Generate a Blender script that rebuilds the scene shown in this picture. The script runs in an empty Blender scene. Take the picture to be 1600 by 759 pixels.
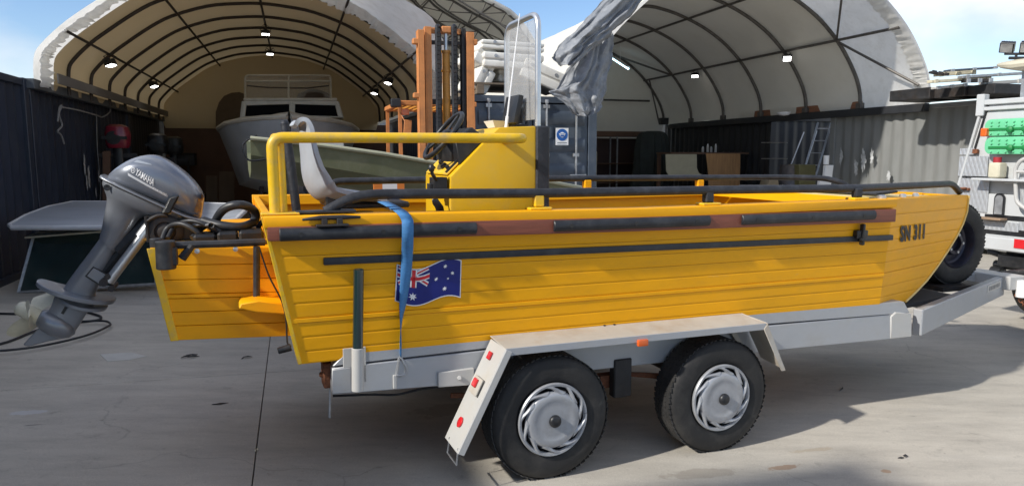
import bpy, bmesh, math, random
from mathutils import Vector, Matrix, noise
from mathutils.bvhtree import BVHTree
random.seed(7)
scene = bpy.context.scene
R = math.radians
# ---------------------------------------------------------------- camera
cam_d = bpy.data.cameras.new('camera'); cam = bpy.data.objects.new('camera', cam_d)
scene.collection.objects.link(cam); scene.camera = cam
EYE = Vector((0, 0, 1.61)); PITCH = R(7.1); F = 1110.0
cam.location = EYE; cam.rotation_euler = (R(90) - PITCH, 0, 0)
cam_d.sensor_width = 36; cam_d.lens = F / 1600 * 36; cam_d.clip_end = 2000; cam_d.clip_start = 0.05
# ---------------------------------------------------------------- frames: boat axes and tent axes
class Frame:
    def __init__(s, o, ang):
        s.o = Vector(o); s.ang = ang
        s.m = Matrix.Translation(s.o) @ Matrix.Rotation(ang, 4, 'Z'); s.inv = s.m.inverted()
    def w(s, p): return s.m @ Vector(p)
BF = Frame((0.162, 3.4236, 0), R(21.5))        # x along the boat, y into the yard, z up
TF = Frame((-6.4, 9.6, 0), R(17.04))           # x across the tents, y to the back of the tents
WF = Frame((0, 0, 0), 0)
# ---------------------------------------------------------------- sun, sky, exposure
LIGHT = BF.m.to_3x3() @ Vector((1.4, 0.30, -1.0)); LIGHT.normalize()
sun_d = bpy.data.lights.new('sun', 'SUN'); sun_d.energy = 2.0; sun_d.angle = R(1.5); sun_d.color = (1, 0.955, 0.88)
sun = bpy.data.objects.new('sun', sun_d); scene.collection.objects.link(sun)
sun.rotation_euler = (-LIGHT).to_track_quat('Z', 'Y').to_euler(); sun.location = (-20, -14, 25)
SUN_EL = math.asin(-LIGHT.z); SUN_ROT = math.atan2(-LIGHT.x, -LIGHT.y)
world = bpy.data.worlds.new('World'); scene.world = world; world.use_nodes = True
def make_world():
    nt = world.node_tree; N = nt.nodes; L = nt.links; N.clear()
    out = N.new('ShaderNodeOutputWorld'); bg = N.new('ShaderNodeBackground'); sky = N.new('ShaderNodeTexSky')
    sky.sky_type = 'NISHITA'; sky.sun_disc = False; sky.sun_elevation = SUN_EL; sky.sun_rotation = SUN_ROT
    sky.air_density = 1.0; sky.dust_density = 0.0; sky.ozone_density = 3.0
    bg.inputs['Strength'].default_value = 0.15
    tc = N.new('ShaderNodeTexCoord'); mp = N.new('ShaderNodeMapping'); mp.inputs['Scale'].default_value = (1.3, 1.3, 2.6)
    mp.inputs['Location'].default_value = (12.33, 18.99, 6.57)
    nz = N.new('ShaderNodeTexNoise'); nz.inputs['Scale'].default_value = 1.1; nz.inputs['Detail'].default_value = 7; nz.inputs['Roughness'].default_value = 0.52
    rp = N.new('ShaderNodeValToRGB'); rp.color_ramp.elements[0].position = 0.42; rp.color_ramp.elements[1].position = 0.64
    rp.color_ramp.elements[1].color = (0.92, 0.92, 0.92, 1)
    mix = N.new('ShaderNodeMix'); mix.data_type = 'RGBA'; mix.inputs['B'].default_value = (3.5, 3.4, 3.28, 1)
    n2 = N.new('ShaderNodeTexNoise'); n2.inputs['Scale'].default_value = 4.5; n2.inputs['Detail'].default_value = 6; L.new(mp.outputs['Vector'], n2.inputs['Vector'])
    r2 = N.new('ShaderNodeValToRGB'); r2.color_ramp.elements[0].position = 0.35; r2.color_ramp.elements[1].position = 0.65
    r2.color_ramp.elements[0].color = (2.2, 2.25, 2.4, 1); r2.color_ramp.elements[1].color = (3.7, 3.55, 3.38, 1); L.new(n2.outputs['Fac'], r2.inputs['Fac']); L.new(r2.outputs['Color'], mix.inputs['B'])
    L.new(tc.outputs['Generated'], mp.inputs['Vector']); L.new(mp.outputs['Vector'], nz.inputs['Vector'])
    L.new(nz.outputs['Fac'], rp.inputs['Fac']); L.new(rp.outputs['Color'], mix.inputs['Factor'])
    hs = N.new('ShaderNodeHueSaturation'); hs.inputs['Saturation'].default_value = 1.12; hs.inputs['Value'].default_value = 0.47
    ml = N.new('ShaderNodeMix'); ml.data_type = 'RGBA'; ml.blend_type = 'MULTIPLY'; ml.inputs['Factor'].default_value = 1.0; ml.inputs['B'].default_value = (1.0, 0.93, 0.94, 1); L.new(sky.outputs['Color'], ml.inputs['A']); L.new(ml.outputs['Result'], hs.inputs['Color'])
    L.new(hs.outputs['Color'], mix.inputs['A']); L.new(mix.outputs['Result'], bg.inputs['Color']); L.new(bg.outputs['Background'], out.inputs['Surface'])
make_world()
scene.view_settings.view_transform = 'Standard'; scene.view_settings.look = 'None'
scene.view_settings.exposure = 1.28; scene.view_settings.gamma = 1.0
scene.render.engine = 'CYCLES'
# ---------------------------------------------------------------- measuring helpers (a sight line cut with a real plane)
def ray(px, py):
    c, s = math.cos(PITCH), math.sin(PITCH); a = (px - 800) / F; b = (379.5 - py) / F
    return Vector((a, b * s + c, b * c - s))
def cut(fr, px, py, n, d):
    n = Vector(n); o = fr.inv @ EYE; r = fr.m.to_3x3().inverted() @ ray(px, py)
    return o + r * ((d - o.dot(n)) / r.dot(n))
def P(px, py, v): return cut(BF, px, py, (0, 1, 0), v)
def PU(px, py, u): return cut(BF, px, py, (1, 0, 0), u)
def PZ(px, py, z): return cut(BF, px, py, (0, 0, 1), z)
def T(px, py, t): return cut(TF, px, py, (0, 1, 0), t)
def TS(px, py, s): return cut(TF, px, py, (1, 0, 0), s)
def lerp(a, b, f): return a + (b - a) * f
def interp(x, tab):
    if x <= tab[0][0]: return tab[0][1]
    for (a, b), (c, d) in zip(tab, tab[1:]):
        if x <= c: return b + (d - b) * (x - a) / (c - a)
    return tab[-1][1]
# ---------------------------------------------------------------- materials
MATS = {}
def mat(name, col, rough=0.5, metal=0.0, var=0.12, scale=6.0, bump=0.0, bscale=40.0, dirt=None, damt=0.0, dscale=3.0, coat=0.0, transl=0.0, stretch=(1, 1, 1), spec=0.5, emit=None, alpha=None, scuff=None):
    if name in MATS: return MATS[name]
    m = bpy.data.materials.new(name); m.use_nodes = True; nt = m.node_tree; N = nt.nodes; L = nt.links
    b = N['Principled BSDF']; out = N['Material Output']
    b.inputs['Roughness'].default_value = rough; b.inputs['Metallic'].default_value = metal
    b.inputs['Coat Weight'].default_value = coat; b.inputs['Coat Roughness'].default_value = 0.12
    b.inputs['Specular IOR Level'].default_value = spec
    tc = N.new('ShaderNodeTexCoord'); mp = N.new('ShaderNodeMapping'); mp.inputs['Scale'].default_value = stretch
    L.new(tc.outputs['Object'], mp.inputs['Vector'])
    nz = N.new('ShaderNodeTexNoise'); nz.inputs['Scale'].default_value = scale; nz.inputs['Detail'].default_value = 6; nz.inputs['Roughness'].default_value = 0.6
    L.new(mp.outputs['Vector'], nz.inputs['Vector'])
    r = N.new('ShaderNodeValToRGB'); r.color_ramp.elements[0].position = 0.3; r.color_ramp.elements[1].position = 0.7
    c = Vector(col)
    r.color_ramp.elements[0].color = (*[max(0, x * (1 - var)) for x in c], 1); r.color_ramp.elements[1].color = (*[min(1, x * (1 + var)) for x in c], 1)
    L.new(nz.outputs['Fac'], r.inputs['Fac']); col_out = r.outputs['Color']
    if dirt:
        n2 = N.new('ShaderNodeTexNoise'); n2.inputs['Scale'].default_value = dscale; n2.inputs['Detail'].default_value = 9; n2.inputs['Roughness'].default_value = 0.7
        L.new(mp.outputs['Vector'], n2.inputs['Vector'])
        r2 = N.new('ShaderNodeValToRGB'); r2.color_ramp.elements[0].position = 0.48; r2.color_ramp.elements[1].position = 0.72
        r2.color_ramp.elements[0].color = (0, 0, 0, 1); r2.color_ramp.elements[1].color = (damt, damt, damt, 1)
        L.new(n2.outputs['Fac'], r2.inputs['Fac'])
        mx = N.new('ShaderNodeMix'); mx.data_type = 'RGBA'; mx.inputs['B'].default_value = (*dirt, 1)
        L.new(r2.outputs['Color'], mx.inputs['Factor']); L.new(col_out, mx.inputs['A']); col_out = mx.outputs['Result']
    if scuff:                                    # thin worn scratches of their own colour
        m4 = N.new('ShaderNodeMapping'); m4.inputs['Scale'].default_value = scuff[3]; L.new(tc.outputs['Object'], m4.inputs['Vector'])
        n4 = N.new('ShaderNodeTexNoise'); n4.inputs['Scale'].default_value = scuff[2]; n4.inputs['Detail'].default_value = 8; n4.inputs['Roughness'].default_value = 0.75; L.new(m4.outputs['Vector'], n4.inputs['Vector'])
        r4 = N.new('ShaderNodeValToRGB'); r4.color_ramp.elements[0].position = 0.64; r4.color_ramp.elements[1].position = 0.70; r4.color_ramp.elements[0].color = (0, 0, 0, 1); r4.color_ramp.elements[1].color = (scuff[1],) * 3 + (1,)
        L.new(n4.outputs['Fac'], r4.inputs['Fac']); m5 = N.new('ShaderNodeMix'); m5.data_type = 'RGBA'; m5.inputs['B'].default_value = (*scuff[0], 1)
        L.new(r4.outputs['Color'], m5.inputs['Factor']); L.new(col_out, m5.inputs['A']); col_out = m5.outputs['Result']
    L.new(col_out, b.inputs['Base Color'])
    rr = N.new('ShaderNodeMapRange'); rr.inputs['To Min'].default_value = max(0.03, rough - 0.1); rr.inputs['To Max'].default_value = min(1, rough + 0.12)
    L.new(nz.outputs['Fac'], rr.inputs['Value']); L.new(rr.outputs['Result'], b.inputs['Roughness'])
    if bump:
        n3 = N.new('ShaderNodeTexNoise'); n3.inputs['Scale'].default_value = bscale; n3.inputs['Detail'].default_value = 5
        L.new(mp.outputs['Vector'], n3.inputs['Vector'])
        bp = N.new('ShaderNodeBump'); bp.inputs['Strength'].default_value = bump; bp.inputs['Distance'].default_value = 0.02
        L.new(n3.outputs['Fac'], bp.inputs['Height']); L.new(bp.outputs['Normal'], b.inputs['Normal'])
    if emit:
        b.inputs['Emission Color'].default_value = (*emit[0], 1); b.inputs['Emission Strength'].default_value = emit[1]
    if alpha is not None:
        tr = N.new('ShaderNodeBsdfTransparent'); ms = N.new('ShaderNodeMixShader'); ms.inputs['Fac'].default_value = alpha
        L.new(tr.outputs[0], ms.inputs[1]); L.new(b.outputs[0], ms.inputs[2]); L.new(ms.outputs[0], out.inputs['Surface'])
    elif transl:
        t = N.new('ShaderNodeBsdfTranslucent'); ms = N.new('ShaderNodeMixShader'); ms.inputs['Fac'].default_value = transl
        L.new(col_out, t.inputs['Color']); L.new(b.outputs[0], ms.inputs[1]); L.new(t.outputs[0], ms.inputs[2]); L.new(ms.outputs[0], out.inputs['Surface'])
    MATS[name] = m
    return m
M_YEL = mat('yellow_paint', (0.86, 0.395, 0.001), 0.46, var=0.06, scale=2.5, bump=0.10, bscale=4, dirt=(0.55, 0.27, 0.03), damt=0.22, dscale=9, stretch=(1, 1, 3), coat=0.0, spec=.3, scuff=((0.62, 0.40, 0.14), .45, 3.0, (1.2, 1, 7)))
M_YELC = mat('yellow_paint_console', (0.70, 0.42, 0.004), 0.42, var=0.05, scale=3, dirt=(0.5, 0.36, 0.12), damt=0.35, dscale=7)
M_YELR = mat('yellow_rail_paint', (0.80, 0.49, 0.01), 0.38, var=0.08, scale=9, dirt=(0.42, 0.33, 0.2), damt=0.6, dscale=14, bump=0.04, bscale=50)
M_RUB = mat('black_rubber', (0.018, 0.02, 0.025), 0.48, var=0.3, scale=14, dirt=(0.09, 0.09, 0.09), damt=0.4, dscale=9, bump=0.05)
M_PAD = mat('black_foam_rail', (0.016, 0.018, 0.024), 0.55, var=0.25, scale=12, dirt=(0.07, 0.075, 0.085), damt=0.5, dscale=12, bump=0.12, bscale=60)
M_BLK = mat('black_plastic', (0.012, 0.013, 0.015), 0.4, var=0.3, scale=10, dirt=(0.08, 0.075, 0.07), damt=0.35, dscale=12)
M_DARK = mat('dark_steel', (0.03, 0.03, 0.032), 0.55, 0.3, var=0.4, scale=9, dirt=(0.1, 0.06, 0.035), damt=0.5)
M_TIM = mat('stained_timber', (0.22, 0.065, 0.036), 0.55, var=0.22, scale=5, stretch=(0.7, 6, 12), dirt=(0.10, 0.035, 0.03), damt=0.5, bump=0.1, bscale=20)
M_ALU = mat('painted_aluminium', (0.40, 0.415, 0.435), 0.46, 0.25, var=0.07, scale=4, dirt=(0.33, 0.31, 0.28), damt=0.5, dscale=4, stretch=(1, 1, 1.6), bump=0.03, bscale=18, scuff=((.28, .27, .25), .5, 4, (1, 1, 5)))
M_ALUW = mat('white_aluminium', (0.48, 0.475, 0.455), 0.5, var=0.06, scale=6, dirt=(0.42, 0.38, 0.31), damt=0.55, dscale=6)
M_FEND = mat('weathered_mudguard', (0.47, 0.44, 0.385), 0.62, var=0.08, scale=6, dirt=(0.36, 0.27, 0.18), damt=0.65, dscale=4, bump=0.05)
M_BARE = mat('bare_aluminium', (0.62, 0.64, 0.66), 0.33, 0.85, var=0.1, scale=8)
M_GALV = mat('galvanised_steel', (0.42, 0.43, 0.44), 0.45, 0.7, var=0.25, scale=16)
M_RUST = mat('rusty_steel', (0.17, 0.062, 0.028), 0.85, var=0.45, scale=25, bump=0.3, bscale=60)
M_TYRE = mat('tyre_rubber', (0.017, 0.0165, 0.0165), 0.72, var=0.3, scale=7, dirt=(0.075, 0.068, 0.06), damt=0.5, dscale=5, bump=0.08, bscale=30, scuff=((.10, .095, .085), .5, 6, (1, 1, 1)))
M_CAP = mat('silver_hubcap', (0.40, 0.41, 0.43), 0.36, 0.35, var=0.1, scale=9, dirt=(0.26, 0.25, 0.24), damt=0.6, dscale=11, scuff=((.12, .12, .12), .6, 9, (1, 1, 2.5)))
M_OUT = mat('outboard_grey', (0.20, 0.22, 0.26), 0.30, 0.35, var=0.1, scale=4, dirt=(0.22, 0.23, 0.25), damt=0.25, dscale=6, coat=0.5, scuff=((.35, .36, .38), .3, 5, (3, 1, 1)))
M_OUTD = mat('outboard_grey_dull', (0.22, 0.232, 0.255), 0.32, 0.35, var=0.1, scale=5, dirt=(0.24, 0.24, 0.25), damt=0.3, dscale=6, coat=0.35)
M_SEAT = mat('grey_seat_plastic', (0.40, 0.43, 0.47), 0.42, var=0.06, scale=5, dirt=(0.33, 0.32, 0.31), damt=0.35, dscale=8)
M_BLUE = mat('blue_webbing', (0.05, 0.19, 0.42), 0.75, var=0.2, scale=60, stretch=(1, 1, 6), bump=0.2, bscale=160)
M_CRM = mat('cream_plastic', (0.62, 0.58, 0.44), 0.5, var=0.1, scale=9, dirt=(0.3, 0.26, 0.18), damt=0.5, dscale=8)
M_RED = mat('red_reflector', (0.62, 0.02, 0.025), 0.18, var=0.1, coat=0.5)
M_AMB = mat('amber_lens', (0.75, 0.13, 0.02), 0.18, var=0.1, coat=0.5)
M_WHT = mat('white_print', (0.80, 0.80, 0.80), 0.5, var=0.02)
M_INK = mat('black_print', (0.012, 0.012, 0.012), 0.55, var=0.2)
M_NAVY = mat('flag_blue', (0.006, 0.014, 0.17), 0.4, var=0.05)
M_FRED = mat('flag_red', (0.55, 0.02, 0.03), 0.4, var=0.05)
M_SBLU = mat('sign_blue', (0.01, 0.10, 0.38), 0.4, var=0.05)
# ---------------------------------------------------------------- mesh builder
BASE = {}
class MB:
    def __init__(s): s.v = []; s.f = []; s.mi = []; s.parts = []
    def add(s, vs, fs, mi=0):
        n = len(s.v); s.parts.append((n, len(s.f), len(vs), len(fs))); s.v += [Vector(p) for p in vs]
        for f in fs: s.f.append(tuple(i + n for i in f)); s.mi.append(mi)
        return s
    def box(s, c, size, rot=None, mi=0):
        c = Vector(c); h = Vector(size) / 2; M = rot if rot is not None else Matrix.Identity(3)
        vs = [c + M @ Vector((x * h.x, y * h.y, z * h.z)) for x in (-1, 1) for y in (-1, 1) for z in (-1, 1)]
        return s.add(vs, [(0, 1, 3, 2), (4, 6, 7, 5), (0, 4, 5, 1), (2, 3, 7, 6), (0, 2, 6, 4), (1, 5, 7, 3)], mi)
    def span(s, a, b, mi=0):
        a, b = Vector(a), Vector(b); return s.box((a + b) / 2, [abs(x) for x in (b - a)], None, mi)
    def prism(s, poly, vec, mi=0):
        n = len(poly); vec = Vector(vec); vs = [Vector(p) for p in poly]; vs += [p + vec for p in vs]
        fs = [tuple(range(n)), tuple(range(2 * n - 1, n - 1, -1))] + [(i, (i + 1) % n, n + (i + 1) % n, n + i) for i in range(n)]
        return s.add(vs, fs, mi)
    def hexa(s, a, b, mi=0):          # two quads joined
        return s.add(list(a) + list(b), [(0, 1, 2, 3), (7, 6, 5, 4), (0, 4, 5, 1), (1, 5, 6, 2), (2, 6, 7, 3), (3, 7, 4, 0)], mi)
    def loft(s, rings, mi=0, caps=True, closed=True):
        n = len(rings[0]); vs = [p for r in rings for p in r]; fs = []
        for i in range(len(rings) - 1):
            for j in range(n if closed else n - 1):
                k = (j + 1) % n; fs.append((i * n + j, i * n + k, (i + 1) * n + k, (i + 1) * n + j))
        if caps and closed: fs += [tuple(range(n - 1, -1, -1)), tuple(range((len(rings) - 1) * n, len(rings) * n))]
        return s.add(vs, fs, mi)
    def tube(s, pts, r, n=10, mi=0, caps=True, closed=False):
        pts = [Vector(p) for p in pts]; m = len(pts); rings = []; ref = None
        for i, p in enumerate(pts):
            a = pts[i - 1] if i or closed else p; b = pts[(i + 1) % m] if i < m - 1 or closed else p
            t = (b - a).normalized()
            if ref is None:
                ref = t.orthogonal().normalized() if abs(t.z) > 0.95 else t.cross(Vector((0, 0, 1))).normalized()
            x = (ref - t * ref.dot(t)).normalized(); ref = x; y = t.cross(x)
            rr = r[i] if isinstance(r, (list, tuple)) else r
            rings.append([p + (x * math.cos(2 * math.pi * k / n) + y * math.sin(2 * math.pi * k / n)) * rr for k in range(n)])
        if closed: rings.append(rings[0]); caps = False
        return s.loft(rings, mi, caps)
    def lathe(s, prof, c, ax, n=32, mi=0, caps=False):
        c = Vector(c); ax = Vector(ax).normalized(); x = ax.orthogonal().normalized(); y = ax.cross(x)
        rings = [[c + ax * h + (x * math.cos(2 * math.pi * k / n) + y * math.sin(2 * math.pi * k / n)) * r for k in range(n)] for r, h in prof]
        return s.loft(rings, mi, caps)
    def grid(s, fn, nu, nv, mi=0):
        vs = [fn(i / nu, j / nv) for i in range(nu + 1) for j in range(nv + 1)]
        return s.add(vs, [(i * (nv + 1) + j, i * (nv + 1) + j + 1, (i + 1) * (nv + 1) + j + 1, (i + 1) * (nv + 1) + j) for i in range(nu) for j in range(nv)], mi)
    def each(s, name, mats, parent=None, **k):      # one object for every piece added
        out = []
        for v0, f0, nv, nf in s.parts:
            m = MB(); m.add(s.v[v0:v0 + nv], [tuple(i - v0 for i in f) for f in s.f[f0:f0 + nf]]); m.mi = s.mi[f0:f0 + nf]; out.append(m.build(name, mats, parent, **k))
        return out
    def build(s, name, mats, parent=None, bevel=0, seg=1, sharp=35, thick=0, kind=None, frame=None, recalc=True):
        if not isinstance(mats, (list, tuple)): mats = [mats]
        base = BASE.get(parent.name, (Vector((0, 0, 0)),))[0] if parent is not None else Vector((0, 0, 0))
        me = bpy.data.meshes.new(name)
        vs = [p - base for p in s.v]
        if parent is None and frame is not None: vs = [frame.w(p) for p in vs]
        me.from_pydata([tuple(p) for p in vs], [], s.f)
        for m in mats: me.materials.append(m)
        me.polygons.foreach_set('material_index', s.mi); me.update()
        bm = bmesh.new(); bm.from_mesh(me)
        if recalc: bmesh.ops.recalc_face_normals(bm, faces=bm.faces)
        if bevel:
            es = [e for e in bm.edges if len(e.link_faces) == 2 and e.calc_face_angle(0) > 0.5]
            bmesh.ops.bevel(bm, geom=es, offset=bevel, segments=seg, affect='EDGES', profile=0.6, clamp_overlap=True)
        bm.to_mesh(me); bm.free()
        me.polygons.foreach_set('use_smooth', [True] * len(me.polygons)); me.set_sharp_from_angle(angle=R(sharp))
        o = bpy.data.objects.new(name, me); scene.collection.objects.link(o)
        if thick:
            so = o.modifiers.new('solid', 'SOLIDIFY'); so.thickness = thick; so.offset = 0
        if parent is not None: o.parent = parent; BASE[o.name] = (base, BASE.get(parent.name, (0, 0))[1])
        if kind: o['kind'] = kind
        return o
def tag(o, label, cat, group=None):
    o['label'] = label; o['category'] = cat
    if group: o['group'] = group
    return o
def thing(name, label, cat, frame=WF, base=(0, 0, 0), group=None):
    o = bpy.data.objects.new(name, None); scene.collection.objects.link(o); o.empty_display_size = 0.2
    o.location = frame.w(base); o.rotation_euler = (0, 0, frame.ang); BASE[o.name] = (Vector(base), frame)
    return tag(o, label, cat, group)
def rotz(a): return Matrix.Rotation(a, 3, 'Z')
def rotm(x=0, y=0, z=0): return Matrix.Rotation(z, 3, 'Z') @ Matrix.Rotation(y, 3, 'Y') @ Matrix.Rotation(x, 3, 'X')
def arc(c, a, b, n, r=None):        # points of a bend: from c+a to c+b along a quarter ellipse
    c, a, b = Vector(c), Vector(a), Vector(b)
    return [c + a * math.cos(k / n * math.pi / 2) + b * math.sin(k / n * math.pi / 2) for k in range(n + 1)]
def fillet(pts, rad, n=5):
    pts = [Vector(p) for p in pts]; out = [pts[0]]
    for a, b, c in zip(pts, pts[1:], pts[2:]):
        d1, d2 = (a - b), (c - b); r = min(rad, d1.length * 0.48, d2.length * 0.48)
        p, q = b + d1.normalized() * r, b + d2.normalized() * r
        for k in range(n + 1):
            t = k / n; out.append(p * (1 - t) ** 2 + b * 2 * t * (1 - t) + q * t * t)
    out.append(pts[-1]); return out
def smooth_path(pts, n=6):
    pts = [Vector(p) for p in pts]; q = [pts[0]] + pts + [pts[-1]]; out = []
    for i in range(1, len(q) - 2):
        a, b, c, d = q[i - 1:i + 3]
        for k in range(n):
            t = k / n
            out.append(0.5 * ((2 * b) + (c - a) * t + (2 * a - 5 * b + 4 * c - d) * t * t + (3 * b - a - 3 * c + d) * t ** 3))
    out.append(pts[-1]); return out
def super_ring(a, b, side, hw, n=20, e=2.6):   # superellipse between a and b, half width hw along side
    a, b, side = Vector(a), Vector(b), Vector(side); c = (a + b) / 2; h = (b - a) / 2; out = []
    for k in range(n):
        t = 2 * math.pi * k / n; x, y = math.cos(t), math.sin(t)
        out.append(c + h * math.copysign(abs(x) ** (2 / e), x) + side * hw * math.copysign(abs(y) ** (2 / e), y))
    return out
_tc = {}
def text_mesh(txt, size, shear=0.0, spacing=1.0, bold=0.0):
    cu = bpy.data.curves.new('lettering', 'FONT'); cu.body = txt; cu.size = size; cu.shear = shear; cu.space_character = spacing; cu.offset = bold
    cu.align_x = 'CENTER'; cu.align_y = 'CENTER'; cu.resolution_u = 4
    ob = bpy.data.objects.new('lettering', cu); scene.collection.objects.link(ob)
    dg = bpy.context.evaluated_depsgraph_get(); me = ob.evaluated_get(dg).to_mesh()
    vs = [v.co.copy() for v in me.vertices]; fs = [tuple(p.vertices) for p in me.polygons]
    ob.evaluated_get(dg).to_mesh_clear(); bpy.data.objects.remove(ob); bpy.data.curves.remove(cu)
    return vs, fs
def bolts(pts, ax, r=0.008, h=0.006):
    m = MB()
    for p in pts: m.lathe([(r, 0), (r, h), (0.0005, h)], p, ax, 8)
    return m
# ================================================================ GROUND
def gz(p_world):
    q = BF.inv @ Vector(p_world); return -0.018 * q.x
def concrete():
    m = bpy.data.materials.new('yard_concrete'); m.use_nodes = True; nt = m.node_tree; N = nt.nodes; L = nt.links; b = N['Principled BSDF']
    geo = N.new('ShaderNodeNewGeometry')
    def noi(scale, det, rough, vec=None):
        n = N.new('ShaderNodeTexNoise'); n.inputs['Scale'].default_value = scale; n.inputs['Detail'].default_value = det; n.inputs['Roughness'].default_value = rough
        L.new(vec or geo.outputs['Position'], n.inputs['Vector']); return n.outputs['Fac']
    def ramp(fac, a, ca, c, cc):
        r = N.new('ShaderNodeValToRGB'); r.color_ramp.elements[0].position = a; r.color_ramp.elements[1].position = c
        r.color_ramp.elements[0].color = (*ca, 1); r.color_ramp.elements[1].color = (*cc, 1); L.new(fac, r.inputs['Fac']); return r.outputs['Color']
    def mix(fac, A, B, blend='MIX'):
        x = N.new('ShaderNodeMix'); x.data_type = 'RGBA'; x.blend_type = blend
        for k, v in (('Factor', fac), ('A', A), ('B', B)):
            if hasattr(v, 'is_linked'): L.new(v, x.inputs[k])
            elif k == 'Factor': x.inputs[k].default_value = v
            else: x.inputs[k].default_value = (*v, 1)
        return x.outputs['Result']
    mp = N.new('ShaderNodeMapping'); mp.inputs['Rotation'].default_value = (0, 0, R(-14)); mp.inputs['Scale'].default_value = (0.7, 2.6, 1); L.new(geo.outputs['Position'], mp.inputs['Vector'])
    c = ramp(noi(0.55, 8, 0.62), 0.3, (0.46, 0.425, 0.365), 0.72, (0.58, 0.54, 0.465))
    c = mix(ramp(noi(1.7, 9, 0.72, mp.outputs['Vector']), 0.42, (0, 0, 0), 0.74, (0.55,) * 3), c, (0.235, 0.215, 0.19))
    c = mix(ramp(noi(2.3, 9, 0.75, mp.outputs['Vector']), 0.56, (0, 0, 0), 0.78, (0.5,) * 3), c, (0.53, 0.51, 0.47))
    c = mix(ramp(noi(9, 6, 0.7), 0.60, (0, 0, 0), 0.75, (0.45,) * 3), c, (0.17, 0.155, 0.135))
    vo = N.new('ShaderNodeTexVoronoi'); vo.feature = 'DISTANCE_TO_EDGE'; vo.inputs['Scale'].default_value = 0.42; ad = N.new('ShaderNodeVectorMath'); ad.operation = 'ADD'; nv = N.new('ShaderNodeTexNoise'); nv.inputs['Scale'].default_value = 1.3; nv.inputs['Detail'].default_value = 5
    L.new(geo.outputs['Position'], nv.inputs['Vector']); L.new(geo.outputs['Position'], ad.inputs[0]); L.new(nv.outputs['Color'], ad.inputs[1]); L.new(ad.outputs[0], vo.inputs['Vector'])
    crk = mix(1.0, ramp(vo.outputs['Distance'], 0.0, (.35,) * 3, 0.0045, (0, 0, 0)), ramp(noi(0.8, 3, 0.5), 0.5, (0, 0, 0), 0.56, (1, 1, 1)), 'MULTIPLY')
    c = mix(crk, c, (0.12, 0.11, 0.095))
    c = mix(ramp(noi(15, 8, 0.8, mp.outputs['Vector']), 0.6, (0, 0, 0), 0.72, (0.4,) * 3), c, (0.16, 0.145, 0.125))
    c = mix(ramp(noi(34, 4, 0.6), 0.68, (0, 0, 0), 0.76, (0.5,) * 3), c, (0.13, 0.12, 0.11))
    c = mix(ramp(noi(260, 3, 0.7), 0.35, (0.84,) * 3, 0.65, (1.1,) * 3), c, c) if False else c
    f = ramp(noi(220, 3, 0.7), 0.3, (0.76,) * 3, 0.7, (1.14,) * 3); c = mix(1.0, c, f, 'MULTIPLY')
    def spot(x, y, rx, ry, col, amt, ang=0.0):      # slab stains (rust, paint, spilt dust) and painted shade
        nonlocal c
        q = N.new('ShaderNodeMapping'); q.vector_type = 'TEXTURE'; q.inputs['Location'].default_value = (x, y, 0); q.inputs['Rotation'].default_value = (0, 0, ang); q.inputs['Scale'].default_value = (rx, ry, 50)
        L.new(geo.outputs['Position'], q.inputs['Vector'])
        d = N.new('ShaderNodeVectorMath'); d.operation = 'LENGTH'; L.new(q.outputs['Vector'], d.inputs[0])
        s = N.new('ShaderNodeMath'); s.operation = 'MULTIPLY_ADD'; s.inputs[1].default_value = 1.1; L.new(noi(7, 6, 0.7), s.inputs[0]); L.new(d.outputs['Value'], s.inputs[2])
        c = mix(ramp(s.outputs[0], 0.9, (amt,) * 3, 1.55, (0, 0, 0)), c, col)
    def gp(px, py): return PZ(px, py, 0.0)
    for px, py, rx, ry, col, amt in ((1232, 722, .22, .07, (0.27, 0.14, 0.06), .6), (1385, 727, .06, .05, (0.3, 0.15, 0.06), .6), (45, 655, .22, .10, (0.55, 0.56, 0.58), .6),
                                     (1270, 695, .30, .06, (0.33, 0.25, 0.15), .35), (700, 640, .5, .3, (0.25, 0.22, 0.18), .5), (55, 675, .13, .02, (0.10, .10, .10), .7), (1100, 735, .5, .12, (0.22, .19, .15), .4)):  # broad brown spots behind the rear wheel and in the foreground paint in shade
        p = BF.w(gp(px, py)); spot(p.x, p.y, rx, ry, col, amt, R(15))
    L.new(c, b.inputs['Base Color'])
    rr = N.new('ShaderNodeMapRange'); rr.inputs['To Min'].default_value = 0.5; rr.inputs['To Max'].default_value = 0.85; L.new(noi(3, 5, 0.6), rr.inputs['Value']); L.new(rr.outputs['Result'], b.inputs['Roughness'])
    bp = N.new('ShaderNodeBump'); bp.inputs['Strength'].default_value = 0.35; bp.inputs['Distance'].default_value = 0.004; L.new(noi(120, 5, 0.7), bp.inputs['Height']); L.new(bp.outputs['Normal'], b.inputs['Normal'])
    return m
M_CONC = concrete()
M_BED = mat('joint_filler', (0.05, 0.048, 0.044), 0.9)
S0, TT0, SW_, TW_ = 3.06, -5.69, 8.0, 5.0
m = MB(); e = 600
def gpt(x, y, dz=0): w = TF.w((x, y, 0)); return Vector((x, y, gz(w) + dz))
m.add([gpt(-e, -e, -.03), gpt(e, -e, -.03), gpt(e, e, -.03), gpt(-e, e, -.03)], [(0, 1, 2, 3)])
ground = m.build('ground', M_BED, frame=TF, kind='structure')
for i in range(-4, 4):
    for j in range(-3, 9):
        g = 0.003; a, b2 = S0 + i * SW_ + g, S0 + (i + 1) * SW_ - g; c0, d0 = TT0 + j * TW_ + g, TT0 + (j + 1) * TW_ - g
        if not (-28 < a < 34): continue
        m = MB(); q = [gpt(*k) for k in ((a, c0), (b2, c0), (b2, d0), (a, d0))]
        q2 = [TF.w(k) for k in q]; m.prism(q2, (0, 0, -0.028)); o = m.build('concrete_slab', M_CONC, parent=ground, bevel=0.002)
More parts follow.
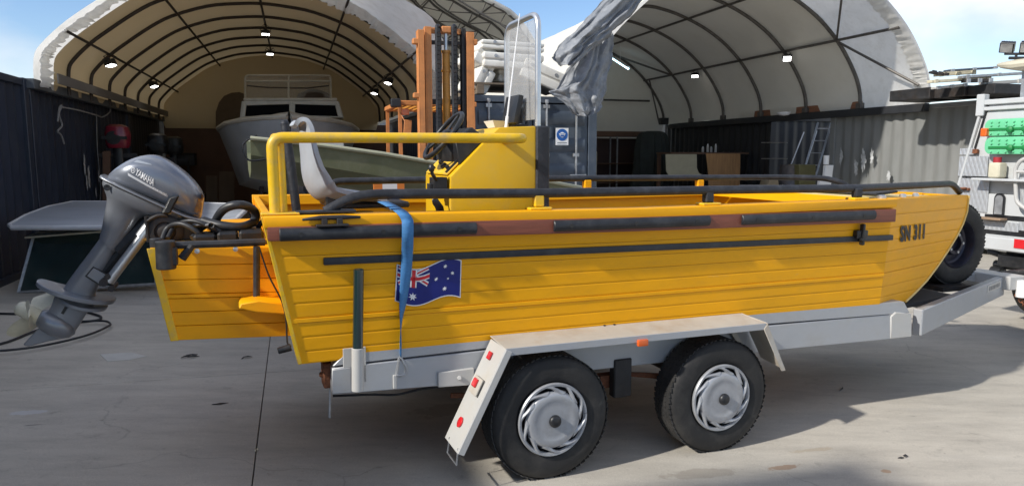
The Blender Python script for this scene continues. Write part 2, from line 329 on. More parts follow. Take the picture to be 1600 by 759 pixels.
# outer yard beyond the slabs
for (a, c0, b2, d0) in ((-300, -300, S0 - 4 * SW_, 300), (S0 + 4 * SW_, -300, 300, 300), (S0 - 4 * SW_ + .01, TT0 + 9 * TW_, S0 + 4 * SW_ - .01, 300), (S0 - 4 * SW_ + .01, -300, S0 + 4 * SW_ - .01, TT0 - 3 * TW_)):
    m = MB(); m.prism([TF.w(gpt(*k)) for k in ((a, c0), (b2, c0), (b2, d0), (a, d0))], (0, 0, -0.028)); m.build('concrete_apron', M_CONC, parent=ground)

# ================================================================ SHIPPING CONTAINERS
M_CNV = mat('navy_container_paint', (0.020, 0.028, 0.048), 0.42, var=0.2, scale=3, dirt=(0.06, 0.065, 0.075), damt=0.45, dscale=2.2, stretch=(1, 1, .35))
M_CNV2 = mat('dark_container_paint', (0.022, 0.024, 0.028), 0.5, var=0.2, scale=3, dirt=(0.06, 0.055, 0.05), damt=0.45, dscale=2.2, stretch=(1, 1, .35))
M_CGR = mat('grey_container_paint', (0.11, 0.115, 0.112), 0.52, var=0.12, scale=3, dirt=(0.25, 0.245, 0.235), damt=0.5, dscale=2.4, stretch=(1, 1, .3))
M_CBL = mat('slate_container_paint', (0.06, 0.078, 0.105), 0.42, var=0.15, scale=3, dirt=(0.12, 0.13, 0.14), damt=0.5, dscale=3)
M_OVER = mat('overspray', (0.50, 0.51, 0.51), 0.6, var=0.25, scale=12, dirt=(.15, .155, .15), damt=.8, dscale=14)
def corrugated(m, a, b, z0, z1, nrm, pitch=0.278, depth=0.034):
    a, b = Vector(a), Vector(b); d = b - a; L = d.length; d.normalize(); nrm = Vector(nrm); pts = []; x = 0.06
    pts.append(a.copy())
    while x + pitch < L - 0.04:
        for f, h in ((0, 0), (.25, 0), (.5, -1), (.75, -1)):
            pts.append(a + d * (x + f * pitch) + nrm * (h * depth))
        x += pitch
    pts += [a + d * x, b.copy()]
    m.loft([[p + Vector((0, 0, z0)) for p in pts], [p + Vector((0, 0, z1)) for p in pts]], closed=False, caps=False)
def container(label, s0, s1, t0, t1, material, z=0.0, h=2.6, doors=False, name='shipping_container', group=None):
    c = thing(name, label, 'shipping container', TF, ((s0 + s1) / 2, (t0 + t1) / 2, z), group)
    i = 0.05
    m = MB()
    for (a, b, n) in (((s1 - i, t0 + .1), (s1 - i, t1 - .1), (1, 0, 0)), ((s0 + i, t0 + .1), (s0 + i, t1 - .1), (-1, 0, 0)), ((s0 + .1, t1 - i), (s1 - .1, t1 - i), (0, 1, 0))) + ((((s0 + .1, t0 + i), (s1 - .1, t0 + i), (0, -1, 0)),) if not doors else ()):
        corrugated(m, (*a, 0), (*b, 0), z + .15, z + h - .1, n)
    m.build('corrugated_wall', material, c, recalc=False)
    m = MB()
    for y in (t0 + .08, t1 - .08):
        for x in (s0 + .08, s1 - .08): m.span((x - .08, y - .08, z - .15), (x + .08, y + .08, z + h))
    m.each('corner_post', material, c, bevel=.008)
    m = MB()
    for x in (s0 + .05, s1 - .05):
        m.span((x - .05, t0 + .16, z - .1), (x + .05, t1 - .16, z + .15)); m.span((x - .04, t0 + .16, z + h - .1), (x + .04, t1 - .16, z + h - .01))
    for y in (t0 + .06, t1 - .06):
        m.span((s0 + .16, y - .05, z - .1), (s1 - .16, y + .05, z + .14)); m.span((s0 + .16, y - .05, z + h - .12), (s1 - .16, y + .05, z + h - .012))
    m.each('frame_rail', material, c, bevel=.006)
    m = MB(); m.span((s0 + .09, t0 + .11, z + h - .05), (s1 - .09, t1 - .11, z + h - .02)); m.build('roof', material, c)
    return c
container('navy container nearest the camera along the left, below the white shelter', -2.44, 0, -6.2, -0.03, M_CNV)
container('navy container under the left edge of the left shelter', -2.44, 0, 0.03, 6.1, M_CNV)
container('dark container at the back of the left row, deep in the left shelter', -2.44, 0, 6.16, 12.2, M_CNV2)
container('dark navy container standing further along the left row than the frame shows', -2.44, 0, -12.4, -6.26, M_CNV)
container('unseen grey container added on the left row to shade the foreground', -3.4, -1.0, -17.0, -10.2, M_CGR, z=2.62)  # added out of view so its shadow falls across the foreground
container('unseen half height grey container added on the left row to cast shade', -2.4, -.05, -9.9, -3.6, M_CGR, z=2.62, h=.5)  # added out of view to keep the left ground in shade
cm = container('slate blue container with steel doors between the two shelters', 6.05, 8.42, .55, 12.5, M_CBL, doors=True)
container('grey corrugated container at right with white overspray patches', 15.26, 17.7, -4.0, 2.75, mat('mid_grey_container_paint', (0.19, 0.195, 0.188), 0.52, var=0.12, scale=3, dirt=(0.25, 0.245, 0.235), damt=0.5, dscale=2.4, stretch=(1, 1, .3)))
container('dark container deep along the right side of the right shelter', 15.26, 17.7, 4.9, 12.0, M_CNV2)
# doors of the middle container
t0 = .55
for k, (a, b) in enumerate(((6.22, 7.23), (7.245, 8.25))):
    m = MB(); m.span((a, t0 + .02, .16), (b, t0 + .07, 2.46))
    o = m.build('container_door', M_CBL, cm, bevel=.01)
    m = MB()
    for z in (.3, .75, 1.2, 1.65, 2.1): m.prism([(a + .06, t0 + .02, z), (a + .06, t0 - .012, z + .05), (a + .06, t0 - .012, z + .2), (a + .06, t0 + .02, z + .25)], (b - a - .12, 0, 0))
    m.each('pressed_rib', M_CBL, o)
    m = MB()
    for x in (a + .23, b - .23):
        m.tube([(x, t0 - .03, .14), (x, t0 - .03, 2.48)], .019, 8)
        for z in (.2, .9, 1.6, 2.42): m.box((x, t0 - .02, z), (.1, .05, .06))
        m.lathe([(.03, 0), (.035, .03), (.03, .06)], (x, t0 - .03, 2.47), (0, 0, 1), 8)
    m.build('locking_rod', M_GALV, o)
    m = MB(); m.box((b - .2, t0 - .05, 1.25), (.3, .025, .03)); m.build('handle', M_GALV, o)
# white overspray on the grey container: irregular flat paint patches on the ribs
def overspray(frame_s, patches, parent_label, parent):
    m = MB()
    for (px, py, w, h) in patches:
        c = TS(px, py, frame_s); n = 26; vs = []
        for k in range(n):
            a = 2 * math.pi * k / n; r = random.uniform(.6, 1.15) * (1.15 if k % 3 else .8); vs.append((frame_s, c.y + math.cos(a) * w * r, c.z + math.sin(a) * h * r))
        m.prism(vs, (.003, 0, 0))
    return m.each('overspray_patch', M_OVER, parent)
right_c = bpy.data.objects['corner_post'].parent
for o in scene.objects:
    if o.get('label', '').startswith('grey corrugated container at right'): overspray(15.185, [(1314, 245, .055, .19), (1337, 262, .06, .17), (1349, 250, .07, .22), (1362, 245, .04, .17), (1388, 275, .05, .12)], '', o)
    if o.get('label', '').startswith('navy container nearest'): overspray(-.012, [(132, 256, .05, .17), (139, 275, .06, .20), (154, 275, .03, .10), (150, 300, .03, .08), (136, 286, .04, .12)], '', o)
# mandatory protection sign on the middle door
sg = thing('safety_sign', 'white safety sign with blue face pictogram on the container door', 'sign', TF, (7.98, .5, 1.5))
def sp(px, py, t): p = T(px, py, t); return p
a = T(868.5, 200, t0 - .055); b = T(888, 227, t0 - .055)
m = MB(); m.span((a.x, a.y, b.z), (b.x, a.y + .006, a.z)); m.build('plate', M_WHT, sg)
cx, w = (a.x + b.x) / 2, b.x - a.x; cz = a.z - w * .5
m = MB(); m.lathe([(w * .44, 0), (w * .44, .003), (0.0005, .003)], (cx, a.y - .001, cz), (0, -1, 0), 24); m.build('blue_disc', M_SBLU, sg)
m = MB(); m.lathe([(w * .2, 0), (w * .2, .002), (0.0005, .002)], (cx, a.y - .005, cz), (0, -1, 0), 16)
m.span((cx - w * .25, a.y - .008, cz + w * .02), (cx + w * .25, a.y - .0062, cz + w * .1)); m.build('face_pictogram', M_WHT, sg)
m = MB(); m.span((cx - w * .15, a.y - .011, cz - w * .14), (cx + w * .15, a.y - .009, cz - w * .02)); m.span((cx - w * .16, a.y - .011, cz + w * .04), (cx + w * .16, a.y - .0085, cz + w * .08)); m.build('mask_pictogram', M_SBLU, sg)
m = MB()
for k in range(2): m.span((cx - w * .38, a.y - .003, cz - w * (.62 + .17 * k)), (cx + w * .38, a.y - .001, cz - w * (.55 + .17 * k)))
m.each('text_line', mat('sign_grey', (.25, .28, .3), .5), sg)

# ================================================================ TENT SHELTERS
M_CAN1 = mat('tan_shelter_fabric', (0.55, 0.43, 0.25), 0.6, var=0.05, scale=1.2, transl=0.09, dirt=(0.45, 0.37, 0.25), damt=0.4, dscale=1.2, bump=0.12, bscale=3)
M_CAN2 = mat('white_shelter_fabric', (0.66, 0.635, 0.565), 0.6, var=0.05, scale=1.2, transl=0.06, dirt=(0.5, 0.46, 0.38), damt=0.4, dscale=1.2, bump=0.12, bscale=3)
M_FLAP = mat('white_fabric_flap', (0.74, 0.73, 0.70), 0.55, var=0.05, scale=3, transl=0.5, dirt=(0.5, 0.47, 0.4), damt=0.4, dscale=5)
M_HOOP = mat('dark_hoop_steel', (0.045, 0.035, 0.028), 0.6, 0.2, var=0.3, scale=10)
M_HOOP2 = mat('grey_hoop_steel', (0.12, 0.11, 0.10), 0.55, 0.4, var=0.3, scale=10)
M_BRN = mat('brown_board', (0.125, 0.065, 0.038), 0.7, var=0.3, scale=3, dirt=(0.06, 0.035, 0.025), damt=0.5)
M_LAMP = mat('lit_lamp_face', (0.9, 0.9, 0.9), 0.4, emit=((1, 0.98, 0.95), 5.0))
PROF1 = [(2.77, 2.5), (2.75, 2.87), (2.67, 3.03), (2.44, 3.27), (2.18, 3.48), (1.8, 3.76), (1.45, 3.96), (.9, 4.15), (.45, 4.22), (0, 4.25)]
PROF2 = [(3.37, 2.6), (3.36, 2.85), (3.31, 3.05), (3.2, 3.3), (2.95, 3.68), (2.66, 4.02), (2.25, 4.38), (1.85, 4.64), (1.5, 4.82), (1.1, 4.98), (.6, 5.13), (0, 5.22)]
def full_prof(pr, c, n=3):
    pts = [Vector((c - d, 0, z)) for d, z in pr] + [Vector((c + d, 0, z)) for d, z in reversed(pr[:-1])]
    return smooth_path(pts, n)
def offset(prof, c, d):
    out = []
    for i, p in enumerate(prof):
        a, b = prof[max(0, i - 1)], prof[min(len(prof) - 1, i + 1)]; tt = (b - a).normalized(); out.append(p + Vector((-tt.z, 0, tt.x)) * d)
    return out
def z_at(pr, d):
    return interp(abs(d), sorted((a, b) for a, b in pr))
def shelter(label, pr, c, t0, t1, hoops, purl, m_can, m_hoop, r=.03, base=(0, 0, 0), front=lambda f: 0.0, cover_first=None):
    s = thing('tent_shelter', label, 'tent shelter', TF, base)
    prof = full_prof(pr, c); N = len(prof) - 1
    ts = [t0] + sorted(hoops); ts = sorted(set([x for x in ts] + [t1]))
    fine = []
    for a, b in zip(ts, ts[1:]): fine += [lerp(a, b, k / 4) for k in range(4)]
    fine.append(ts[-1]); cov = offset(prof, c, r + .012); m = MB(); rings = []
    for y in fine:
        ring = []
        for k, p in enumerate(cov):
            f = k / N; sag = 0.0
            for a, b in zip(ts, ts[1:]):
                if a <= y <= b: sag = -math.sin((y - a) / (b - a) * math.pi) * .035
            w = noise.noise(Vector((p.x * 1.3, y * 1.1, p.z * 1.7))) * .018
            q = p + Vector((c - p.x, 0, 3.0 - p.z)).normalized() * (-(sag + w) if True else 0)
            yy = y - front(f) * max(0, 1 - (y - t0) / (hoops[0] - t0)) if y < hoops[0] else y
            ring.append(Vector((q.x, yy, q.z)))
        rings.append(ring)
    m.loft(rings[4:], closed=False, caps=False); m.build('fabric_cover', m_can, s, sharp=80, recalc=False)
    hN = int(N * .52); m = MB(); m.loft([r[:hN + 1] for r in rings[2:5]], closed=False, caps=False); m.build('front_cover', m_can, s, sharp=80, recalc=False)
    m = MB(); m.loft([r[:hN + 1] for r in rings[:3]], closed=False, caps=False); m.build('front_cover', M_FLAP, s, sharp=80, recalc=False)
    m = MB(); m.loft([r[hN:] for r in rings[:5]], closed=False, caps=False); m.build('front_cover', M_FLAP, s, sharp=80, recalc=False)
    for y in hoops:
        m = MB(); m.tube([Vector((p.x, y, p.z)) for p in prof], r, 8); m.build('hoop', m_hoop, s)
    m = MB()
    for d in purl:
        z = z_at(pr, d) - .012; sgn = 1 if d > 0 else -1; x = c + d - (.02 * sgn if d else 0)
        m = MB(); m.tube([(x, t0 + .1 - min(0, front((d + pr[0][0]) / 2 / pr[0][0])), z), (x, t1, z)], r * .75, 8); m.build('purlin', m_hoop, s)
    return s, prof
def end_wall(s, pr, c, t, z0, material):
    prof = offset(full_prof(pr, c, 2), c, .06); m = MB()
    m.add([(c - pr[0][0], t, z0)] + [(p.x, t, p.z) for p in prof] + [(c + pr[0][0], t, z0)], [tuple(range(len(prof) + 2))]); return m.build('end_wall', material, s)
H1 = [1.39 + 1.27 * k for k in range(7)]
sh1, prof1 = shelter('left arched fabric shelter with tan lining over the white cabin boat', PROF1, 2.87, 0, 10, H1, (-2.44, -1.37, 0, 1.37, 2.44), M_CAN1, M_HOOP, .028, front=lambda f: .0 + min(1.25, max(0, f - .55) * 5.5) * (1 if f < .8 else max(.1, 1 - (f - .8) * 7)), base=(2.87, 5, 2.5))
end_wall(sh1, PROF1, 2.87, 9.95, 2.3, M_CAN1)
H2 = [1.77 + 1.73 * k for k in range(6)]
sh2, prof2 = shelter('right arched white fabric shelter with grey hoops and wide open front', PROF2, 11.8, 0.0, 10.5, H2, (-2.66, -1.1, 1.1, 2.66), M_CAN2, M_HOOP2, .04, base=(11.8, 5, 2.5), front=lambda f: -max(0, .4 - f) * 3.2)
end_wall(sh2, PROF2, 11.8, 10.46, -.2, M_CAN2)
# crinkled flap wrapped round the front hoop
def flap(s, prof, c, t_of, w, amp, name, inward=.02, n_sub=5, f0=0, f1=1, seed=0.0):
    pts = []
    for a, b in zip(prof, prof[1:]): pts += [a.lerp(b, k / n_sub) for k in range(n_sub)]
    pts.append(prof[-1]); N = len(pts) - 1; pts2 = offset(pts, c, -inward); m = MB(); rings = []
    for j in range(6):
        v = j / 5; ring = []
        for k, p in enumerate(pts2):
            f = k / N
            if f < f0 or f > f1: continue
            nn = noise.noise(Vector((k * .55 + seed, v * .9, seed))) ; jag = noise.noise(Vector((k * .8 + seed, 3.3, 0))) * .25
            d = Vector((c - p.x, 0, 3.0 - p.z)).normalized() * (nn * amp * (0.3 + v) + .01 + .03 * v)
            ring.append(Vector((p.x, 0, p.z)) + d + Vector((0, t_of(f) + v * (w * (1 + jag)), 0)))
        rings.append(ring)
    m.loft(rings, closed=False, caps=False); return m.build(name, M_FLAP, s, sharp=80, recalc=False)
flap(sh1, prof1, 2.87, lambda f: .01 - max(0, f - .55) * 2.2, .34, .07, 'front_flap', seed=1.7, f1=.62)
flap(sh1, prof1, 2.87, lambda f: .62, .7, .06, 'front_flap', seed=8.7, f0=.55)
flap(sh2, prof2, 11.8, lambda f: .0, .3, .045, 'front_flap', seed=4.2, inward=.0, f0=.42)
# braces of the right shelter
m = MB()
m.tube([(14.5, 1.77, 3.98), (15.05, .15, 2.95)], .026, 8); m.tube([(14.46, 1.77, 4.02), (13.1, .1, 4.85)], .022, 8); m.build('brace', M_HOOP2, sh2)
m = MB(); m.tube([(12.6, 10.3, 4.95), (14.4, 8.7, 4.02)], .03, 8); m.build('brace', M_HOOP2, sh2)
m = MB(); m.tube([(14.5, 10.2, 4.0), (14.9, 10.2, 2.6)], .026, 8); m.build('brace', M_HOOP2, sh2)
# end frame rails of the right shelter
m = MB(); m.tube([(8.7, 10.35, 3.35), (14.6, 10.35, 3.35)], .03, 8); m.build('end_rail', M_HOOP2, sh2)
m = MB(); m.tube([(12.35, 10.35, 1.0), (12.35, 10.35, 3.3)], .025, 8); m.build('end_rail', M_HOOP2, sh2)
# eave beams and wall boards
m = MB(); m.span((-.02, -.1, 2.47), (.09, 10, 2.6)); m.build('eave_beam', mat('eave_grey', (.07, .08, .09), .5, var=.2, dirt=(.14, .14, .14), damt=.5), sh1, bevel=.008)
m = MB(); m.span((.17, 0.6, 2.6), (.19, 9.9, 2.74)); m.build('skirt_band', mat('grey_band', (.16, .15, .14), .6), sh1)
m = MB(); m.span((15.13, .05, 2.44), (15.25, 10, 2.6)); m.build('eave_beam', M_CNV2, sh2, bevel=.008)
m = MB(); m.span((15.2, 1.75, 2.6), (15.24, 6.2, 2.76)); m.build('wall_board', mat('reddish_board', (.24, .105, .055), .65, var=.25, stretch=(6, .6, 6)), sh2, bevel=.004)
m = MB()
for y in H2: m.box((15.17, y, 2.66), (.11, .16, .12))
m.each('base_plate', M_HOOP2, sh2, bevel=.01)
# back walls below the fabric
m = MB(); m.span((.05, 10.02, -.15), (5.95, 10.12, 2.45)); tag(m.build('back_wall', M_BRN, frame=TF), 'dark brown board wall closing the back of the left shelter', 'wall')
# third shelter, far behind, on lattice trusses
c3 = 6.0
p3 = T(812, 30, 12.0); q3 = T(765, 0, 12.0)
hw = p3.x - c3 + 1.6; PROF3 = [(hw, 2.4), (hw - .12, 3.3), (hw - .6, 4.5), (p3.x - c3, p3.z), (q3.x - c3, q3.z), (q3.x - c3 - 1.0, q3.z + .55), (1.8, q3.z + 1.25), (0, q3.z + 1.5)]
H3 = [12.4 + 1.9 * k for k in range(6)]
sh3, prof3 = shelter('far fabric shelter on lattice trusses seen between the two front shelters', PROF3, c3, 12.0, 22.5, H3, (-3, -1.2, .8, 2.4, 3.8), M_CAN2, M_HOOP2, .04, base=(c3, 17, 0))
inner = offset(prof3, c3, -.42); 
for y in H3:
    m = MB(); m.tube([(p.x, y, p.z) for p in inner], .035, 6); N3 = len(prof3)
    for k in range(0, N3 - 1, 2):
        m.tube([(prof3[k].x, y, prof3[k].z), (inner[k].x, y, inner[k].z)], .018, 5); m.tube([(inner[k].x, y, inner[k].z), (prof3[min(N3 - 1, k + 2)].x, y, prof3[min(N3 - 1, k + 2)].z)], .018, 5)
    m.build('lattice_web', M_HOOP2, sh3)
end_wall(sh3, PROF3, c3, 22.4, 0.0, M_CAN2)
flap(sh3, prof3, c3, lambda f: 12.0, .25, .05, 'front_flap', seed=9.1, inward=.0)
# flood lights under the purlins
def flood(label, pos, look, size=.17, grp='lit floodlights under the shelter roofs'):
    f = thing('flood_light', label, 'floodlight', TF, pos, grp)
    pos = Vector(pos); d = Vector(look).normalized(); q = d.to_track_quat('-Z', 'Y').to_matrix(); c = pos + Vector((0, 0, -.16))
    m = MB(); m.box(c, (size, size * .75, .07), q); 
    for k in range(4): m.box(c + q @ Vector((lerp(-.1, .1, k / 3), 0, .05)), (.012, size * .6, .05), q)
    m.build('lamp_housing', M_BLK, f, bevel=.008)
    m = MB(); m.box(c + q @ Vector((0, 0, -.04)), (size * .86, size * .6, .012), q); m.build('lamp_glass', M_LAMP, f)
    m = MB(); m.tube([pos, pos + Vector((size * .55, 0, -.05)), c + q @ Vector((size * .52, 0, 0))], .01, 6); m.tube([pos, pos + Vector((-size * .55, 0, -.05)), c + q @ Vector((-size * .52, 0, 0))], .01, 6); m.build('bracket', M_BLK, f)
for lab, d, t in (('front lit floodlight on the left purlin of the left shelter', -2.42, 2.35), ('rear lit floodlight on the left purlin of the left shelter', -2.42, 6.2), ('front lit floodlight on the ridge of the left shelter', 0, 4.6),
                  ('rear lit floodlight on the ridge of the left shelter', 0, 7.6), ('front lit floodlight on the right purlin of the left shelter', 2.42, 4.0), ('rear lit floodlight on the right purlin of the left shelter', 2.42, 6.6)):
    flood(lab, (2.87 + d * .985, t, z_at(PROF1, d) - .03), (-.35 * (1 if d > 0 else -1 if d < 0 else 0), -.12, -1))
flood('lit floodlight nearest the front of the right shelter', (14.42, 3.3, 4.0), (-.5, -.7, -.7), .19)
flood('lit floodlight deeper inside the right shelter', (14.42, 7.3, 4.02), (-.2, -.3, -1), .2)
a = T(956, 91, 9.6); b = T(982, 108, 9.0)
ft = thing('fluorescent_tube', 'cool white fluorescent tube hanging in the right shelter', 'tube light', TF, a)
m = MB(); m.tube([a, b], .03, 8); m.build('tube', mat('lit_tube', (.7, .9, 1), .4, emit=((.55, .85, 1), 2.0)), ft)
m = MB(); m.box((a + b) / 2 + Vector((0, 0, .06)), ((b - a).length, .08, .05), (b - a).to_track_quat('X', 'Z').to_matrix()); m.tube([(a + b) / 2 + Vector((0, 0, .06)), (a + b) / 2 + Vector((0, 0, .9))], .006, 5); m.build('batten', M_WHT, ft)
# ================================================================ YELLOW WORK BOAT
VC = 0.93
boat = thing('work_boat', 'yellow aluminium work boat strapped on the tandem trailer', 'boat', BF, (0, VC, .66))
ZT = [(-1.3, 1.344), (.55, 1.326), (2.37, 1.334), (3.1, 1.35)]; ZB = [(-1.2, .667), (.67, .662), (2.06, .652), (2.8, .653)]
def side_pt(u, f, d=0.0):                # f 0 chine .. 1 gunwale, d = distance inwards
    z = lerp(interp(u, ZB), interp(u, ZT), f); return Vector((u, lerp(.137, .08, f) + d, z))
def stern_u(f): return lerp(-1.15, -1.28, f)
KU = 2.385
kt, kb = side_pt(KU, 1), side_pt(KU, 0); BA = R(22)
bow_n = (kt - kb).cross(Vector((math.cos(BA), math.sin(BA), 0))).normalized()
def bow_pt(px, py): return cut(BF, px, py, bow_n, kt.dot(bow_n))
bow_edge = [bow_pt(*p) for p in ((1414, 471), (1430, 456), (1447, 438), (1463, 417), (1480, 392), (1494, 369), (1504, 349), (1510, 331), (1513, 306))]
if bow_n.y > 0: bow_n = -bow_n
zb0, zb1 = bow_edge[0].z, bow_edge[-1].z
def bow_at(f):
    z = lerp(zb0, zb1, f)
    for a, b in zip(bow_edge, bow_edge[1:]):
        if z <= b.z + 1e-6: return a.lerp(b, max(0, (z - a.z) / (b.z - a.z)))
    return bow_edge[-1].copy()
def mir(p): return Vector((p.x, 2 * VC - p.y, p.z))
US = [-1.0, -.5, 0, .5, 1.0, 1.5, 2.0]
def hull_row(f, d=0.0, su=0.0):
    r = [side_pt(stern_u(f) + su, f, d)] + [side_pt(u, f, d) for u in US] + [side_pt(KU, f, d)]
    b = bow_at(f); k = side_pt(KU, f)
    r += [k.lerp(b, .5) - bow_n * d, b - bow_n * d]
    return r
# planks: lapped strakes with raised ribs
NP = 10; fr = [0, .085, .185, .285, .318, .42, .52, .625, .74, .86, 1.0]
rng = random.Random(3)
for side in (0, 1):
    for i in range(NP):
        f0, f1 = fr[i] + (.0014 if i else 0), fr[i + 1] - .0014
        rib = 0.004 if i == 3 else 0.0; o0 = -rib; lap = .004
        rows = []
        for f, d in ((f0, .012), (f0, .0015 + o0), (lerp(f0, f1, .12), o0), (lerp(f0, f1, .9), .0005 + o0), (f1, .0018 + o0), (f1, .014)): rows.append(hull_row(f, d))
        rings = [[rows[j][k] for j in range(6)] for k in range(len(rows[0]))]
        if side: rings = [[mir(p) for p in r] for r in rings]
        m = MB(); m.loft(rings); m.build('hull_plank', M_YEL, boat, sharp=4)
# inner shell, floor, transom
m = MB(); rows = [hull_row(f, .016) for f in (0, .25, .5, .75, 1)]; n = len(rows[0])
m.loft(rows, closed=False, caps=False); m.loft([[mir(p) for p in r] for r in rows], closed=False, caps=False)
bt = hull_row(0, .016); m.loft([bt, [mir(p) for p in bt]], closed=False, caps=False)
m.build('hull_shell', M_YEL, boat)
m = MB(); fl = hull_row(.22, .03)[:-1]; m.loft([fl, [mir(p) for p in fl]], closed=False, caps=False); m.build('deck_floor', mat('deck_paint', (.33, .27, .12), .7, var=.2, scale=8), boat)
m = MB(); ib = [hull_row(f, .05)[:-1] for f in (.22, .93)]; m.loft([[mir(p) for p in r] for r in ib], closed=False, caps=False); m.loft(ib, closed=False, caps=False)
for u in (-.75, -.1, .55, 1.2, 1.85): m.span((u, 2 * VC - .135, .84), (u + .05, 2 * VC - .115, 1.27))
m.build('inner_lining', M_YEL, boat)
m = MB()
for f in (.22, .23): pass
a0, a1 = side_pt(-1.15, 0, 0), side_pt(-1.28, 1, 0)
m.hexa([a0, mir(a0), mir(a1), a1], [p + Vector((.035, 0, 0)) for p in (a0, mir(a0), mir(a1), a1)]); m.build('transom', M_YEL, boat, bevel=.004)
m = MB()                                     # pale folded edge down the stern of the side
a0, a1 = side_pt(-1.15, 0, -.006), side_pt(-1.283, 1.0, -.006)
m.hexa([a0 + Vector((-.012, 0, 0)), a1 + Vector((-.012, 0, 0)), a1 + Vector((.006, 0, 0)), a0 + Vector((.006, 0, 0))], [p + Vector((0, .04, 0)) for p in (a0 + Vector((-.012, 0, 0)), a1 + Vector((-.012, 0, 0)), a1 + Vector((.006, 0, 0)), a0 + Vector((.006, 0, 0)))])
m.build('stern_edge', M_YELR, boat, bevel=.003)
m = MB()
for side in (0, 1):
    e1 = [p + bow_n * .004 for p in bow_edge]; 
    if side: e1 = [mir(p) for p in e1]
    m.tube(e1, .008, 6)
m.each('bow_edge', mat('pale_yellow_edge', (.78, .56, .18), .45, var=.15), boat)
# bow plate in planks across, between the two curved edges
for a, b in zip(bow_edge, bow_edge[1:]):
    m = MB(); nn = Vector((.01, 0, -.003)); q = [a, mir(a), mir(b), b]; m.hexa([p for p in q], [p - nn for p in q]); m.build('bow_plate', M_YEL, boat)
# gunwales, side decks
for side in (0, 1):
    m = MB(); us = [-1.285, -.5, .55, 1.5, KU]
    sec = lambda u, z: [Vector((u, .058, z - .052)), Vector((u, .052, z - .004)), Vector((u, .058, z)), Vector((u, .165, z)), Vector((u, .17, z - .06)), Vector((u, .155, z - .06)), Vector((u, .155, z - .015)), Vector((u, .085, z - .015)), Vector((u, .085, z - .052))]
    rings = [sec(u, interp(u, ZT) + .006) for u in us]
    if side: rings = [[mir(p) for p in r] for r in rings]
    m.loft(rings); m.build('gunwale', M_YEL, boat, bevel=.002)
    m = MB(); q = [kt, bow_edge[-1]]
    q = [p + Vector((0, 0, .006)) for p in q]; ins = [Vector((p.x - .02, p.y + .11, p.z)) for p in q]; poly = [q[0], q[1], ins[1], ins[0]]
    if side: poly = [mir(p) for p in poly]
    m.prism(poly, (0, 0, -.02)); m.build('bow_gunwale', M_YEL, boat, bevel=.003)
# fore deck with ribbed mat
fd = [Vector((2.26, .19, 1.345)), Vector((KU, .19, 1.346)), bow_edge[-1] + Vector((-.03, .05, -.012))]
poly = fd + [mir(p) for p in reversed(fd)]
m = MB(); m.prism(poly, (0, 0, -.012)); m.build('fore_deck', mat('cream_deck', (.66, .52, .22), .5, var=.15, dirt=(.4, .3, .12), damt=.4), boat, bevel=.004)
m = MB(); m.span((2.25, .19, 1.275), (2.262, 2 * VC - .19, 1.343)); m.build('deck_edge_beam', M_YEL, boat, bevel=.003)
for k in range(8):
    u = 2.44 + k * .055; y0 = lerp(.26, .46, k / 7); m = MB(); m.span((u, y0, 1.347), (u + .046, 2 * VC - y0, 1.364)); m.build('deck_mat_strip', M_RUB, boat, bevel=.006)
m = MB()
for px, py, r_ in ((1377, 312, .028), (1410, 316, .02), (1430, 314, .018)):
    p = P(px, py, .13); m.lathe([(r_, 0), (r_, .016), (r_ * .6, .022), (.001, .022)], (p.x, .13, interp(p.x, ZT) + .006), (0, 0, 1), 12)
m.each('deck_fitting', M_BARE, boat)
# timber rubbing strake and rubber fenders
tp = [P(418, 356, .03), P(700, 347, .03), P(1000, 340, .03), P(1405, 327, .03)]; bp_ = [P(420, 378, .03), P(700, 371, .03), P(1000, 362, .03), P(1405, 347, .03)]
for side in (0, 1):
    m = MB(); rings = []
    for a, b in zip(tp, bp_):
        r = [Vector((a.x, .048, a.z)), Vector((a.x, .048, b.z)), Vector((a.x, .092, b.z)), Vector((a.x, .088, a.z))]; rings.append([mir(p) for p in r] if side else r)
    m.loft(rings); rubb = m.build('rubbing_strake', M_TIM, boat, bevel=.006, seg=2)
    if side: continue
    for x0, y0, x1, y1 in ((437, 368, 747, 357), (868, 354, 1113, 345), (1163, 344, 1372, 336)):
        a, b = P(x0, y0, .02), P(x1, y1, .02); m = MB(); n = 10; rings = []
        for p in (a, b):
            rings.append([Vector((p.x, .048 - .022 * math.sin(math.pi * k / n), p.z + .029 * math.cos(math.pi * k / n))) for k in range(n + 1)])
        m.loft(rings); o = m.build('rubber_fender', M_RUB, boat, bevel=.004)
        bolts([Vector((lerp(a.x, b.x, f), .028, lerp(a.z, b.z, f))) for f in (.1, .5, .9)], (0, -1, 0), .011, .004).each('bolt', M_BLK, o)
a, b = P(505, 408, .1), P(1395, 371, .09); m = MB(); h = .017
m.loft([[Vector((p.x, v, p.z + dz)) for v, dz in ((.084, h), (.084, -h), (.135, -h), (.135, h))] for p in (a, a.lerp(b, .5), b)]); m.build('rubber_strip', M_RUB, boat, bevel=.006, seg=2)
c = P(1345, 366, .08); m = MB(); m.box(c + Vector((0, .01, 0)), (.09, .05, .05)); m.box(c + Vector((0, -.012, .0)), (.02, .03, .13)); m.box(c + Vector((0, -.016, -.03)), (.045, .03, .02)); m.build('rail_clamp', M_BLK, boat, bevel=.008, seg=2)
